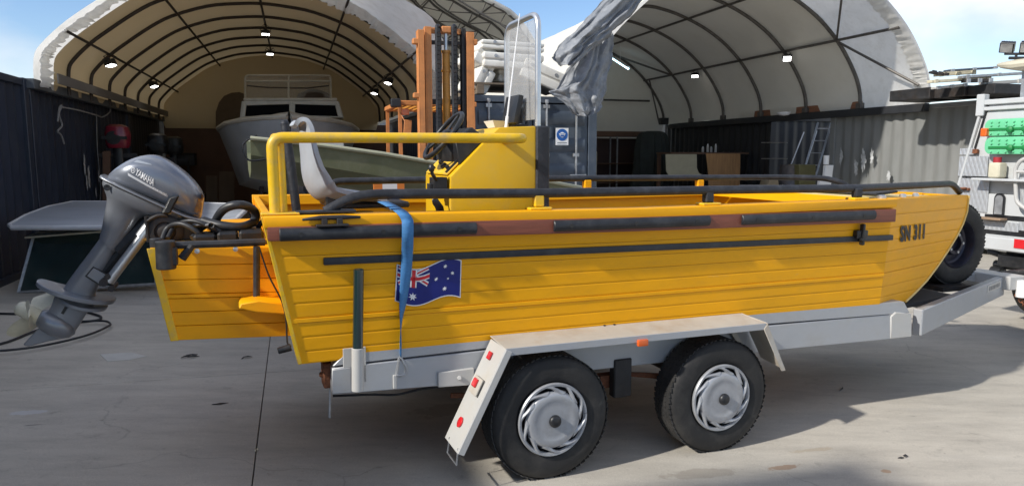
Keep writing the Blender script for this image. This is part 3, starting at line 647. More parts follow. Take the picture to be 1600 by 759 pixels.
# rails
near = [P(508, 331, .115), P(548, 309, .115), P(585, 303.5, .115), P(860, 301.5, .115), P(1107, 297, .115), P(1340, 294, .13)]
e1 = cut(BF, 1440, 289.5, bow_n, kt.dot(bow_n) - .09); e2 = cut(BF, 1488, 287, bow_n, kt.dot(bow_n) - .07); e3 = cut(BF, 1499, 300, bow_n, kt.dot(bow_n) - .06)
m = MB(); m.tube(fillet(near + [e1, e2, e3], .09), .0235, 12); m.build('handrail', M_PAD, boat, sharp=60)
FR = 1.74; RZ = 1.428
far = [P(500, 300, FR), P(522, 283.5, FR), P(670, 281, FR), P(860, 279, FR), P(1100, 277.5, FR), P(1225, 277, 1.68), P(1288, 278.5, 1.55), P(1312, 284, 1.48), P(1334, 297, 1.44)]
m = MB(); m.tube(fillet(far, .09), .0235, 12); m.build('handrail', M_PAD, boat, sharp=60)
for px, col, hi in ((841, M_YELR, 302), (1107, M_PAD, 297), (1340, M_PAD, 294)):
    p = P(px, hi, .115); zt = interp(p.x, ZT) + .006; m = MB(); m.span((p.x - .026, .095, zt + .014), (p.x + .026, .14, p.z)); o = m.build('rail_post', col, boat, bevel=.006)
    m = MB(); m.span((p.x - .06, .075, zt), (p.x + .06, .15, zt + .013)); m.build('base_plate', M_YELR, o, bevel=.004)
for px in (917, 1093):
    p = P(px, 281, FR); m = MB(); m.span((p.x - .03, FR - .025, 1.345), (p.x + .03, FR + .025, p.z)); m.build('rail_post', M_YEL, boat, bevel=.006)
# yellow grab frame at the stern
b0 = P(430, 334, .115); t0_ = P(424, 215, .115); t1_ = P(440, 215, .115); e0 = P(812, 216, .115)
m = MB(); m.tube(fillet([b0, t0_, P(815, 216, .115), Vector((e0.x + .05, .2, e0.z)), Vector((e0.x + .05, .46, e0.z))], .05, 6), .0235, 14); m.build('grab_frame', M_YELR, boat, sharp=60)
m = MB(); q = P(441, 334, .17); q2 = P(435, 222, .17); m.tube([q, q2], .024, 12); m.tube([q2, t0_.lerp(t1_, .3)], .02, 10); m.build('grab_frame', M_YELR, boat, sharp=60)
m = MB(); m.span((b0.x - .06, .07, 1.35), (b0.x + .1, .16, 1.36)); m.build('frame_foot', M_YELR, boat, bevel=.004)
# padded leaning pole
m = MB(); m.tube([P(464, 335, .5), P(455, 262, .52), P(445, 193, .54)], [.021, .023, .021], 12); m.lathe([(.021, 0), (.016, .012), (.001, .016)], P(445, 193, .54), P(445, 193, .54) - P(455, 262, .52), 12); m.build('padded_pole', M_PAD, boat, sharp=60)
# cleat, deck strip
c = P(518, 345, .06); zt = interp(c.x, ZT) - .01
m = MB(); cz = P(518, 341, .05).z
m.tube([Vector((c.x - .125, .045, cz - .002)), Vector((c.x - .05, .045, cz + .004)), Vector((c.x + .05, .045, cz + .004)), Vector((c.x + .125, .045, cz + .002))], [.006, .011, .011, .006], 8)
m.span((c.x - .045, .03, cz - .028), (c.x - .02, .06, cz)); m.span((c.x + .02, .03, cz - .028), (c.x + .045, .06, cz)); m.span((c.x - .07, .02, cz - .034), (c.x + .07, .075, cz - .024)); m.build('mooring_cleat', M_DARK, boat, bevel=.003)
a, b = P(462, 337, .12), P(555, 336, .12); m = MB(); m.span((a.x, .08, 1.352), (b.x, .16, 1.364)); m.build('deck_pad', M_RUB, boat, bevel=.004)
# console
VA, VB = .46, .98
side_poly = [P(*p, VA) for p in ((704, 400), (704, 276), (757, 222), (780, 199), (838, 197), (838, 400))]
m = MB(); m.prism(side_poly, (0, VB - VA, 0)); cons = m.build('console', M_YELC, boat, bevel=.012, seg=2)
a, b = P(838, 196.5, VA - .01), P(853, 400, VA - .01); m = MB(); m.span((a.x + .001, VA - .012, b.z), (b.x + .02, VB + .01, a.z)); m.build('console_front', M_PAD, boat, bevel=.008)
# lower half box and dash panel seen from the stern side
l0, l1 = P(704, 276, VA), P(757, 222, VA)
dn = Vector((-(l1.z - l0.z), 0, (l1.x - l0.x))).normalized(); dt = (l1 - l0).normalized()
m = MB(); q = [l0 + dn * .004 + Vector((0, .05, 0)), l1 + dn * .004 + Vector((0, .05, 0)), l1 + dn * .004 + Vector((0, .47, 0)), l0 + dn * .004 + Vector((0, .47, 0))]; m.hexa(q, [p + dn * .012 for p in q]); dash = m.build('dash_panel', M_YELR, boat, bevel=.004)
m = MB(); c = l0.lerp(l1, .66); q = [c - dt * .09 + Vector((0, .03, 0)), c + dt * .12 + Vector((0, .03, 0)), c + dt * .10 + dn * .10 + Vector((0, .03, 0)), c - dt * .02 + dn * .11 + Vector((0, .03, 0))]; m.prism(q, (0, .4, 0)); m.build('instrument_binnacle', M_BLK, boat, bevel=.006)
m = MB()
for k, (f, v, r_) in enumerate(((.2, .2, .02), (.3, .32, .014), (.12, .36, .012), (.16, .1, .012))):
    c = l0.lerp(l1, f) + dn * .016 + Vector((0, v, 0)); m.lathe([(r_, 0), (r_, .012), (r_ * .7, .02), (.001, .02)], c, dn, 12)
m.box(l0.lerp(l1, .28) + dn * .02 + Vector((0, .06, 0)), (.13, .014, .012), rotm(y=-math.atan2(dt.z, dt.x))); m.each('switch', M_BLK, dash)
# steering wheel
sc_ = P(693, 212, .70); an = (dn * .95 - dt * .12).normalized()
x = an.orthogonal().normalized(); y = an.cross(x)
m = MB(); Rw = .155; m.tube([sc_ + (x * math.cos(k / 36 * 2 * math.pi) + y * math.sin(k / 36 * 2 * math.pi)) * Rw for k in range(36)], .0145, 8, closed=True)
m.lathe([(.05, -.01), (.05, .02), (.03, .035), (.001, .035)], sc_ - an * .02, an, 16); m.tube([sc_ - an * .02, sc_ - an * .2], .022, 8)
for k in range(3):
    d = x * math.cos(k * 2.094 + .5) + y * math.sin(k * 2.094 + .5); m.hexa(*[[sc_ + d * a_ + (d.cross(an)) * w_ * s_ + an * h_ for a_, w_, s_ in ((.03, .02, -1), (.03, .02, 1), (Rw, .014, 1), (Rw, .014, -1))] for h_ in (-.008, .004)])
m.build('steering_wheel', M_BLK, boat, bevel=.002)
# throttle box
c = P(685, 288, .52); m = MB(); m.box(c, (.075, .09, .075)); m.box(c + Vector((-.03, 0, -.02)), (.05, .06, .05)); m.tube([c + Vector((-.02, -.04, .02)), c + Vector((-.045, -.05, .055)), c + Vector((-.05, -.05, .075))], .010, 8); m.lathe([(.014, 0), (.018, .015), (.012, .035), (.001, .035)], c + Vector((-.05, -.05, .07)), (0, 0, 1), 10)
for k in range(5): m.tube(smooth_path([c + Vector((.02 - .012 * k, -.03 + .01 * k, -.03)), c + Vector((-.045 + .006 * k, -.05, -.08)), c + Vector((-.02 + .008 * k, -.045, -.14)), c + Vector((-.035 + .005 * k, -.03 + .015 * k, -.26))], 3), .007, 6)
m.build('throttle_control', M_BLK, boat, bevel=.006)
# silver hoop frame, windscreen, aerial, plotter
n0 = P(846, 330, VA - .03); n1 = P(841, 20, VA + .03); f1_ = P(797, 46, VB); f0_ = Vector((f1_.x, VB + .0, 1.7)); n0 = Vector((n1.x, VA + .03, 1.69))
f1_ = Vector((n1.x, VB - .02, n1.z)); f0_ = Vector((n1.x, VB - .02, 1.69))
m = MB(); m.tube(fillet([n0, n1, f1_, f0_], .09, 7), .0165, 14); m.build('hoop_frame', M_BARE, boat, sharp=60)
M_ACR = mat('smoky_acrylic', (.50, .51, .52), .25, var=.1, alpha=.42)
m = MB(); m.span((n1.x - .012, VA + .04, 1.8), (n1.x - .006, VB - .03, n1.z - .03)); m.build('windscreen', M_ACR, boat)
a, b = P(790, 204, .52), P(812, 22, .60); m = MB(); m.tube([a, a.lerp(b, .12)], .009, 8); m.tube([a.lerp(b, .12), b], [.005, .0025], 6); m.build('radio_aerial', M_WHT, boat)
m = MB(); m.lathe([(.001, -.018), (.012, -.014), (.018, 0), (.012, .014), (.001, .018)], a - Vector((0, .02, .0)), (0, 0, 1), 10); m.build('aerial_mount', M_BARE, boat)
a = P(808, 196, .62); m = MB(); rr = rotm(y=R(12)); m.box(a + Vector((.01, .1, .09)), (.03, .2, .16), rr); m.box(a + Vector((.045, .1, .06)), (.04, .05, .09)); m.box(a + Vector((.045, .1, .0)), (.08, .12, .02)); m.tube([a + Vector((.05, .1, .1)), a + Vector((.1, .08, .06)), a + Vector((.08, .06, 0))], .01, 6); m.build('chart_plotter', M_BLK, boat, bevel=.01, seg=2)
# seat
sp_ = smooth_path([P(*p, .78) for p in ((457, 196), (461, 192), (467, 190.5), (473, 193.5), (475.5, 203), (475, 222), (477, 245), (478, 266), (482, 285), (491, 301), (506, 310), (530, 312), (560, 310), (588, 311), (604, 321))], 4)
def seat_pt(i, j, up):
    f = i * (len(sp_) - 1); k = int(min(f, len(sp_) - 2)); p = sp_[k].lerp(sp_[k + 1], f - k); t = (sp_[min(k + 1, len(sp_) - 1)] - sp_[max(0, k - 1)]).normalized()
    nrm = Vector((t.z, 0, -t.x)); w = interp(i, [(0, .15), (.12, .17), (.45, .21), (.62, .215), (1, .19)]); s_ = (j - .5) * 2
    bowl = interp(i, [(0, .005), (.25, .025), (.42, .05), (.55, .095), (.68, .10), (.85, .04), (1, .0)])
    return Vector((p.x, .78 + s_ * w, p.z)) - nrm * (bowl * abs(s_) ** 2.6) + nrm * up
m = MB(); nu, nv = 48, 14
top = [[seat_pt(i / nu, j / nv, 0) for j in range(nv + 1)] for i in range(nu + 1)]; bot = [[seat_pt(i / nu, j / nv, .022) for j in range(nv + 1)] for i in range(nu + 1)]
m.loft([t + list(reversed(b)) for t, b in zip(top, bot)]); m.build('seat_shell', M_SEAT, boat, sharp=50, bevel=0)
a = P(507, 314, .78); m = MB(); m.box(Vector((a.x + .22, .78, a.z - .02)), (.42, .3, .03)); m.box(Vector((a.x + .04, .78, a.z + .02)), (.1, .3, .09)); m.build('seat_plate', M_BLK, boat, bevel=.008)
m = MB(); m.lathe([(.06, 0), (.06, .5)], (a.x + .2, .78, .8), (0, 0, 1), 14, caps=True); m.build('seat_pedestal', M_DARK, boat)
m = MB(); m.tube([Vector((a.x + .02, .6, a.z - .06)), Vector((a.x + .05, .57, a.z - .05))], .03, 10); m.build('swivel_knob', M_CRM, boat, bevel=.004)
# paper tray on the dash top
a = P(770, 188, .75); m = MB(); m.hexa([a, a + Vector((.12, 0, -.005)), a + Vector((.12, .16, -.005)), a + Vector((0, .16, 0))], [p + Vector((.0, 0, .02)) for p in (a + Vector((.02, .02, -.06)), a + Vector((.1, .02, -.06)), a + Vector((.1, .14, -.06)), a + Vector((.02, .14, -.06)))]); m.build('white_tray', M_WHT, boat)
# outboard pod behind the transom
PV = .47; pp = [P(*p, PV) for p in ((234, 388), (271, 532), (480, 524), (470, 386))]
zs = [.0, .16, .31, .46, .505, .66, .82, 1.0]
for a, b in zip(zs, zs[1:]):
    a2, b2 = a + .003, b - .003; q = [pp[1].lerp(pp[0], a2), pp[2].lerp(pp[3], a2), pp[2].lerp(pp[3], b2), pp[1].lerp(pp[0], b2)]
    rib = .006 if a == .46 else 0
    m = MB(); m.hexa([p - Vector((0, rib, 0)) for p in q], [p + Vector((0, .01, 0)) for p in q]); m.build('pod_plank', M_YEL, boat, bevel=.002)
    m = MB(); m.hexa([mir(p - Vector((0, rib, 0))) for p in q], [mir(p + Vector((0, .01, 0))) for p in q]); m.build('pod_plank', M_YEL, boat, bevel=.002)
q = [p + Vector((0, .011, 0)) for p in pp]; m = MB(); m.hexa(q, [Vector((p.x, 2 * VC - PV - .011, p.z)) for p in q]); pod = m.build('outboard_pod', M_YEL, boat)
m = MB(); e0_, e1_ = pp[0], pp[1]; dd = Vector((.024, 0, 0)); m.hexa([e0_ - dd * .5, e0_ + dd, e1_ + dd, e1_ - dd * .5], [p + Vector((0, -.008, 0)) for p in (e0_ - dd * .5, e0_ + dd, e1_ + dd, e1_ - dd * .5)]); m.build('pod_edge', M_YELR, boat, bevel=.002)
a, b = P(320, 352, 1.55), P(424, 350, 1.55); m = MB(); m.span((a.x - .08, 1.5, pp[0].z), (b.x + .05, 1.7, a.z + .02)); m.build('pod_coaming', M_YEL, boat, bevel=.006)
a, b = P(376, 478, .30), P(447, 484, .30); m = MB(); m.prism([Vector((a.x, .30, a.z + .012)), Vector((a.x - .01, .30, a.z - .012)), Vector((a.x + .06, .30, a.z - .035)), Vector((b.x + .05, .30, b.z - .03)), Vector((b.x + .05, .30, b.z + .02)), Vector((a.x + .08, .30, a.z + .02))], (0, .18, 0)); m.build('boarding_step', M_YEL, boat, bevel=.006)
# clutter on the pod: hoses, battery boxes, filter, cable tray
m = MB(); zt = pp[0].z
for (x0, x1, h, v0, v1, mt) in ((302, 338, 20, .62, .8, 0), (340, 372, 24, .6, .85, 0), (374, 412, 26, .58, .8, 0)):
    a, b = P(x0, 386, v0), P(x1, 386 - h, v0); m.span((a.x, v0, zt), (b.x, v1, b.z))
m.each('battery_box', M_BLK, boat, bevel=.012)
a, b = P(275, 383, .44), P(414, 378, .44); m = MB(); m.tube([a, P(340, 381, .43), b], .018, 8); m.tube([P(300, 383, .43), P(284, 404, .43)], [.016, .02], 8); m.build('cable_conduit', M_RUB, boat)
m = MB(); m.tube([P(401, 385, .42), P(401, 464, .42)], .016, 10); m.build('drain_hose', M_RUB, boat)
m = MB(); m.tube([P(258, 376, .4), P(260, 420, .4)], .043, 14); m.tube([P(244, 372, .52), P(246, 400, .52)], .03, 10); m.box(P(272, 400, .4), (.03, .06, .08)); m.build('fuel_filter', M_RUB, boat, bevel=.004)
for pts, r_ in (([(340, 382), (336, 350), (350, 327), (375, 320), (396, 328), (398, 344), (378, 354), (345, 352), (318, 345)], .022), ([(300, 372), (318, 355), (330, 352), (362, 372), (410, 378)], .014), ([(262, 372), (275, 352), (300, 345), (330, 356), (352, 376)], .011), ([(252, 380), (262, 356), (285, 350), (312, 366), (318, 384)], .013), ([(410, 378), (402, 362), (408, 348), (418, 338)], .012)):
    m = MB(); m.tube(smooth_path([P(x, y, .72 + .05 * math.sin(i * 1.7)) for i, (x, y) in enumerate(pts)], 6), r_, 8); m.build('rigging_hose', M_RUB, boat, sharp=60)
m = MB(); m.tube(smooth_path([P(*p, .2) for p in ((405, 386), (420, 430), (440, 470), (447, 500), (449, 535), (455, 541))], 5), .004, 6); m.build('wire', M_BLK, boat)
a, b = P(434, 548, .2), P(455, 542, .2); m = MB(); m.tube([a, b], [.016, .018], 10); m.build('transducer', M_BLK, boat, bevel=.003)
m = MB()
for px, py in ((308, 392), (368, 389)): p = P(px, py, PV - .004); m.lathe([(.012, 0), (.012, .008), (.001, .01)], p, (0, -1, 0), 8)
m.each('rivet', M_BARE, boat)
# flag decal
M_FLAGS = [M_NAVY, M_WHT, M_FRED]
def vhull(z, u): f = (z - interp(u, ZB)) / (interp(u, ZT) - interp(u, ZB)); return lerp(.137, .08, f)
fa, fb, fc, fd_ = P(621, 418, .1), P(719, 413, .1), P(719, 469, .1), P(619, 473, .1)
def fpt(x, y, lay=0):            # x 0..1 across, y 0..1 up
    w = .022 * math.sin(x * 2 * math.pi * .95 + 2.9) + .006
    p = fd_.lerp(fc, x).lerp(fa.lerp(fb, x), y); z = p.z + w; return Vector((p.x, vhull(z, p.x) - .008 - .0012 * lay, z))
class FB(MB):
    def poly(s, pts, lay, mi, sub=6):
        n = len(s.v); cx_ = sum(p[0] for p in pts) / len(pts); cy_ = sum(p[1] for p in pts) / len(pts)
        s.add([fpt(*p, lay) for p in pts], [tuple(range(len(pts)))], mi)
    def rect(s, x0, y0, x1, y1, lay, mi, k=8):
        for i in range(k): a, b = lerp(x0, x1, i / k), lerp(x0, x1, (i + 1) / k); s.poly([(a, y0), (b, y0), (b, y1), (a, y1)], lay, mi)
    def band(s, x0, y0, x1, y1, w, lay, mi):
        dx, dy = x1 - x0, (y1 - y0) / 2; L_ = math.hypot(dx, dy); nx, ny = -dy / L_ * w, dx / L_ * w * 2; s.poly([(x0 + nx, y0 + ny), (x0 - nx, y0 - ny), (x1 - nx, y1 - ny), (x1 + nx, y1 + ny)], lay, mi)
    def star(s, x, y, r, n, lay, mi):
        s.poly([(x + math.sin(k * math.pi / n) * r * (1 if k % 2 == 0 else .45), y + math.cos(k * math.pi / n) * r * 1.75 * (1 if k % 2 == 0 else .45)) for k in range(2 * n)], lay, mi)
m = FB(); m.rect(-.015, -.03, 1.015, 1.03, -.5, 1, 16); m.rect(0, 0, 1, 1, 0, 0, 16)
m.band(.02, .52, .48, .98, .032, 1, 1); m.band(.02, .98, .48, .52, .032, 1, 1); m.band(.02, .52, .48, .98, .012, 2, 2); m.band(.02, .98, .48, .52, .012, 2, 2)
m.rect(.20, .5, .30, 1, 3, 1, 2); m.rect(0, .67, .5, .83, 3, 1, 6); m.rect(.222, .5, .278, 1, 4, 2, 2); m.rect(0, .705, .5, .795, 4, 2, 6)
m.star(.25, .24, .07, 7, 2, 1)
for x_, y_, r_ in ((.75, .83, .036), (.75, .2, .04), (.61, .56, .034), (.87, .62, .034)): m.star(x_, y_, r_, 7, 2, 1)
m.star(.80, .47, .022, 5, 2, 1)
m.build('flag_decal', M_FLAGS, boat, recalc=False)
# registration lettering on the bow side
vs, fs = text_mesh('SN 311', 1.0, spacing=1.15, bold=.05)
xs = [v.x for v in vs]; ys = [v.y for v in vs]; x0, x1, y0, y1 = min(xs), max(xs), min(ys), max(ys)
cor = [bow_pt(1405, 378.5) , bow_pt(1443, 373), bow_pt(1444.5, 349), bow_pt(1406, 352.5)]
m = MB(); m.add([(cor[0].lerp(cor[1], (v.x - x0) / (x1 - x0))).lerp(cor[3].lerp(cor[2], (v.x - x0) / (x1 - x0)), (v.y - y0) / (y1 - y0)) + bow_n * .006 for v in vs], fs); m.build('registration_letters', M_INK, boat, recalc=False)
# strap over the gunwale
strap = thing('ratchet_strap', 'blue webbing tie down strap over the gunwale by the flag', 'strap', BF, (P(625, 580, .17).x, .17, .55))
cl = [(P(598, 315, .42), .0), (P(612, 322, .25), 0), (P(628, 332, .06), 0), (P(636, 343, .03), 0), (P(637, 352, .014), 0), (P(637, 372, .018), 0), (P(636, 400, .068), .05), (P(634, 430, .08), .25), (P(630, 470, .088), .7), (P(627, 500, .095), 1.2), (P(626, 530, .112), 1.45), (P(625.5, 556, .135), 1.5)]
m = MB(); rows = []
for p, tw in cl:
    w = Vector((math.cos(tw), math.sin(tw) * .9, 0)) * .0265; rows.append([p - w, p + w])
pts_l = smooth_path([r[0] for r in rows], 4); pts_r = smooth_path([r[1] for r in rows], 4)
m.loft([pts_l, pts_r], closed=False, caps=False); m.build('webbing', M_BLUE, strap, thick=.004, sharp=80)
c = P(625, 556, .135); m = MB(); m.tube(smooth_path([c, c + Vector((.025, -.01, -.05)), c + Vector((.022, -.01, -.085)), c + Vector((-.01, -.01, -.092)), c + Vector((-.022, 0, -.07)), c + Vector((-.004, 0, -.005))], 4), .006, 8); m.tube([c + Vector((-.005, -.005, -.01)), c + Vector((-.025, -.005, -.12))], .006, 8); m.build('wire_hook', M_GALV, strap)
# ================================================================ TRAILER
trl = thing('boat_trailer', 'painted aluminium tandem axle boat trailer under the yellow boat', 'trailer', BF, (0, VC, 0))
CV = .135
# near and far chassis beams, each a lower and an upper plate
def beam(polys, name, mirror):
    for poly, v0, th in polys:
        m = MB(); q = [Vector((p.x, v0, p.z)) for p in poly]
        if mirror: q = [mir(p) for p in q]
        m.prism(q, (0, -th if mirror else th, 0)); m.build(name, M_ALU, trl, bevel=.004)
lo = [P(*p, CV) for p in ((519, 616), (690, 602), (960, 574), (1225, 545.5), (1392, 529), (1392, 491.5), (1195, 509), (758, 547), (549, 571), (519, 575))]
up = [P(*p, CV) for p in ((519, 572.5), (549, 568.5), (757, 544.5), (1195, 506.5), (1422, 488.5), (1413, 471), (760, 524), (566, 540), (548, 543))]
for mi_ in (0, 1): beam(((lo, CV - .004, .09), (up, CV, .08)), 'chassis_beam', mi_)
kn = [P(*p, CV) for p in ((1390, 494), (1390, 528.5), (1422, 525), (1422, 489.5), (1398, 487))]
m = MB(); m.prism([Vector((p.x, CV - .012, p.z)) for p in kn], (0, .02, 0)); m.build('gusset_plate', M_ALUW, trl, bevel=.004)
q = [P(*p, CV) for p in ((519, 614), (519, 577), (548, 573), (548, 612))]; m = MB(); m.prism([Vector((p.x, CV - .008, p.z)) for p in q], (0, .004, 0)); m.build('gusset_plate', M_ALU, trl, bevel=.002)
# rear cross member and rusty tail
m = MB(); m.span((-.98, CV + .09, .5), (-.86, 2 * VC - CV - .09, .6)); m.span((.3, CV + .09, .45), (.4, 2 * VC - CV - .09, .55)); m.span((1.6, CV + .09, .45), (1.7, 2 * VC - CV - .09, .55)); m.each('cross_member', M_ALU, trl, bevel=.004)
a, b = P(516, 566, .22), P(516, 604, .22); m = MB(); m.span((a.x - .035, .2, b.z), (a.x + .02, .3, a.z)); m.tube([Vector((a.x - .05, .24, a.z - .06)), Vector((a.x + .02, .24, a.z - .06))], .014, 8); m.build('tail_bracket', M_RUST, trl, bevel=.006)
m = MB(); m.tube(smooth_path([P(516, 606, .22), P(515.5, 630, .22), P(515, 652, .22)], 4), .006, 6); m.build('hanging_strap', M_GALV, trl)
m = MB(); m.tube(smooth_path([P(520, 618, .25), P(580, 616, .25), P(620, 616, .24), (P(660, 607, .24)), P(700, 602, .24)], 5), .006, 6); m.build('wiring_loom', M_BLK, trl)
a = P(620, 585, CV - .012); b = P(617, 607, CV - .012); m = MB(); m.span((b.x - .008, CV - .016, b.z), (b.x + .01, CV - .004, a.z)); m.build('tie_bar', M_ALUW, trl, bevel=.003)
# guide post
a, b, c = P(559, 610, .05), P(559, 543, .05), P(560.5, 421, .05)
m = MB(); m.tube([a, b], .0275, 20); m.lathe([(.026, 0), (.018, .004), (.001, .003)], a, Vector((.1, -.5, -1)), 20); m.span((a.x - .05, .14, a.z + .01), (a.x + .055, CV - .004, b.z - .02)); m.build('post_socket', M_ALUW, trl, bevel=.002)
m = MB(); m.tube([b, c], .0235, 20); m.lathe([(.0235, 0), (.019, .001), (.018, -.03)], c + Vector((0, 0, .001)), (0, 0, 1), 20); m.build('guide_post', mat('dark_green_pvc', (.012, .03, .03), .16, var=.1, coat=.8), trl, sharp=50)
q = [P(*p, CV - .01) for p in ((684, 604), (684, 581), (740, 574), (740, 600))]; m = MB(); m.prism([Vector((p.x, CV - .02, p.z)) for p in q], (0, .02, 0)); m.tube([P(718, 590, CV - .03), P(718, 590, CV)], .012, 8); m.build('mudguard_bracket', M_ALUW, trl, bevel=.003)
# mudguards
def mudguard(mirror):
    X = (lambda p: mir(p)) if mirror else (lambda p: p); z0 = .668
    OV, IV = -.088, CV - .006
    lt = [P(790, 545, OV), P(1197, 505, OV)]; zl, zr = lt[0].z, lt[1].z; ul, ur = lt[0].x, lt[1].x
    m = MB(); top = [Vector((ul, OV, zl)), Vector((ur, OV, zr)), Vector((ur, IV, zr + .012)), Vector((ul + .0, IV, zl + .012))]; m.prism([X(p) for p in top], (0, 0, -.006)); tp_ = m.build('mudguard', M_FEND, trl, bevel=.002)
    m = MB(); m.prism([X(p) for p in (Vector((ul, OV - .004, zl + .002)), Vector((ur, OV - .004, zr + .002)), Vector((ur, OV - .004, zr - .034)), Vector((ul, OV - .004, zl - .034)))], (0, .006 if not mirror else -.006, 0)); m.build('mudguard_lip', M_ALU, trl, bevel=.002)
    s1 = P(714, 708, OV); s1 = Vector((s1.x, OV, s1.z)); dz = Vector((ul, OV, zl)) - s1
    rear = [Vector((ul, OV, zl)), s1, Vector((s1.x, IV - .012, s1.z + .0)), Vector((ul, IV - .012, zl))]
    m = MB(); nn = Vector((dz.z, 0, -dz.x)).normalized() * .006; m.hexa([X(p) for p in rear], [X(p + nn) for p in rear]); sk = m.build('rear_skirt', M_ALUW, trl, bevel=.002)
    m = MB(); w = nn.normalized() * .036; q = [Vector((ul, OV - .003, zl)), s1 - Vector((0, .003, 0)), s1 - Vector((0, .003, 0)) + w, Vector((ul, OV - .003, zl)) + w]; m.hexa([X(p) for p in q], [X(p - Vector((0, .006, 0))) for p in q]); m.build('skirt_lip', M_ALUW, trl, bevel=.003)
    s2 = P(1226, 578, OV); s2 = Vector((s2.x, OV, s2.z)); q = [Vector((ur + .004, OV, zr)), s2, Vector((s2.x, IV - .02, s2.z + .02)), Vector((ur + .004, IV, zr + .01))]
    m = MB(); m.hexa([X(p) for p in q], [X(p + Vector((.007, 0, .003))) for p in q]); q = [Vector((ur + .004, OV - .004, zr)), s2 + Vector((0, -.004, 0)), s2 + Vector((-.03, -.004, 0)), Vector((ur - .02, OV - .004, zr - .03))]; m.hexa([X(p) for p in q], [X(p - Vector((0, .005, 0))) for p in q]); m.build('front_skirt', M_FEND, trl, bevel=.002)
    m = MB(); a = Vector((ur - .14, .1, zr - .01)); b = Vector((ur + .0, .1, zr - .2)); m.hexa([X(p) for p in (a, b, b + Vector((.035, 0, 0)), a + Vector((.035, 0, 0)))], [X(p + Vector((0, .03, 0))) for p in (a, b, b + Vector((.035, 0, 0)), a + Vector((.035, 0, 0)))]); m.build('mudguard_strut', M_FEND, trl)
    if mirror: return
    def on(f, v): return Vector((lerp(ul, s1.x, f), v, lerp(zl, s1.z, f))) - nn.normalized() * .002
    dn_ = -nn.normalized(); td = (s1 - Vector((ul, OV, zl))).normalized()
    rotq = Matrix((td, Vector((0, 1, 0)), dn_)).transposed()
    m = MB(); m.box(on(.13, .03) + dn_ * .006, (.04, .035, .012), rotq); m.build('reflector', M_RED, trl, bevel=.003)
    m = MB(); m.box(on(.42, .01) + dn_ * .012, (.085, .10, .008), rotq); m.build('lamp_plate', M_FEND, trl, bevel=.002)
    m = MB(); m.box(on(.40, .015) + dn_ * .022, (.042, .045, .014), rotq); m.build('reflector', M_RED, trl, bevel=.004)
    m = MB(); m.lathe([(.026, 0), (.026, .006), (.02, .009), (.001, .01)], on(.78, .02) , dn_, 20); m.build('reflector', M_RED, trl)
    a, b, c_, d_ = P(699, 683, .08), P(697, 688, .09), P(713, 711, -.03), P(716, 704, -.03)
    m = MB(); m.tube([s1 + Vector((.01, .15, .02)), s1 + Vector((.0, .16, -.06)), s1 + Vector((.0, .01, -.06)), s1 + Vector((.01, .01, .02))], .0045, 6); m.build('flap_wire', M_GALV, trl)
    p = P(1004, 535, OV - .01); m = MB(); m.box(p, (.058, .022, .034)); m.build('side_marker_lamp', M_AMB, trl, bevel=.005, seg=2)
    bolts([Vector((u_, .12, lerp(zl, zr, .5) + .008)) for u_ in (.4, .46)], (0, 0, 1), .006, .01).each('bolt', M_BLK, tp_)
mudguard(0); mudguard(1)
# wheels
TR = .318
def wheel_meshes():
    m = MB(); W = .185
    prof = [(.19, .012), (.20, .004), (.215, .0015), (.245, -.002), (.272, .001), (.292, .007), (.304, .016), (.311, .028)]
    tread = []
    for k in range(4):
        a = .036 + k * .031; tread += [(TR, a), (TR, a + .024), (TR - .009, a + .0255), (TR - .009, a + .0295)]
    tread.append((TR, .036 + 4 * .031)); 
    prof = prof + tread + [(.304, W - .016), (.27, W), (.20, W - .004), (.19, W - .012)]
    m.lathe(prof, (0, 0, 0), (0, 1, 0), 64); tyre = m
    tb = MB()                              # tread blocks: short lugs round the shoulder and crown
    for k in range(66):
        a = 2 * math.pi * k / 66; c_, s_ = math.cos(a), math.sin(a); M = Matrix(((c_, 0, -s_), (0, 1, 0), (s_, 0, c_)))
        for y_, w_ in ((.03, .022), (.064, .02), (.095, .02), (.126, .02), (.157, .022)):
            tb.box(M @ Vector((TR - .0018, y_ + .003 * (k % 2), 0)), (.006, w_, .024), M @ rotm(x=.35))
    cap = MB()
    cap.lathe([(.186, .006), (.187, -.004), (.182, -.011), (.172, -.010), (.166, .002)], (0, 0, 0), (0, 1, 0), 64)
    cap.lathe([(.146, .004), (.143, -.006), (.136, -.0145), (.125, -.018), (.10, -.0195), (.097, -.0182), (.07, -.0205), (.03, -.021)], (0, 0, 0), (0, 1, 0), 64)
    for k in range(10):                    # swept blades between the rim ring and the dish
        rings = []
        for j in range(7):
            f = j / 6; r = lerp(.134, .175, f); a = 2 * math.pi * k / 10 + .50 * f; w = interp(f, [(0, .028), (.3, .015), (.65, .012), (1, .028)]); hgt = interp(f, [(0, -.013), (.5, -.014), (1, -.008)])
            d = Vector((math.cos(a), 0, math.sin(a))); tt = Vector((-math.sin(a), 0, math.cos(a))); tt = (tt * .85 - d * .5 * (1 - f)).normalized()
            rings.append([d * r + tt * x_ * w + Vector((0, hgt + h_, 0)) for x_, h_ in ((-1, .012), (-.75, .001), (-.2, -.0035), (.35, -.002), (1, .006), (1, .014))])
        cap.loft(rings)
    hub = MB(); hub.lathe([(.031, -.018), (.0315, -.03), (.028, -.038), (.02, -.042), (.001, -.043)], (0, 0, 0), (0, 1, 0), 24)
    rim = MB(); rim.lathe([(.192, .012), (.18, .02), (.165, .05), (.06, .05), (.001, .05)], (0, 0, 0), (0, 1, 0), 40)
    return tyre, tb, cap, hub, rim
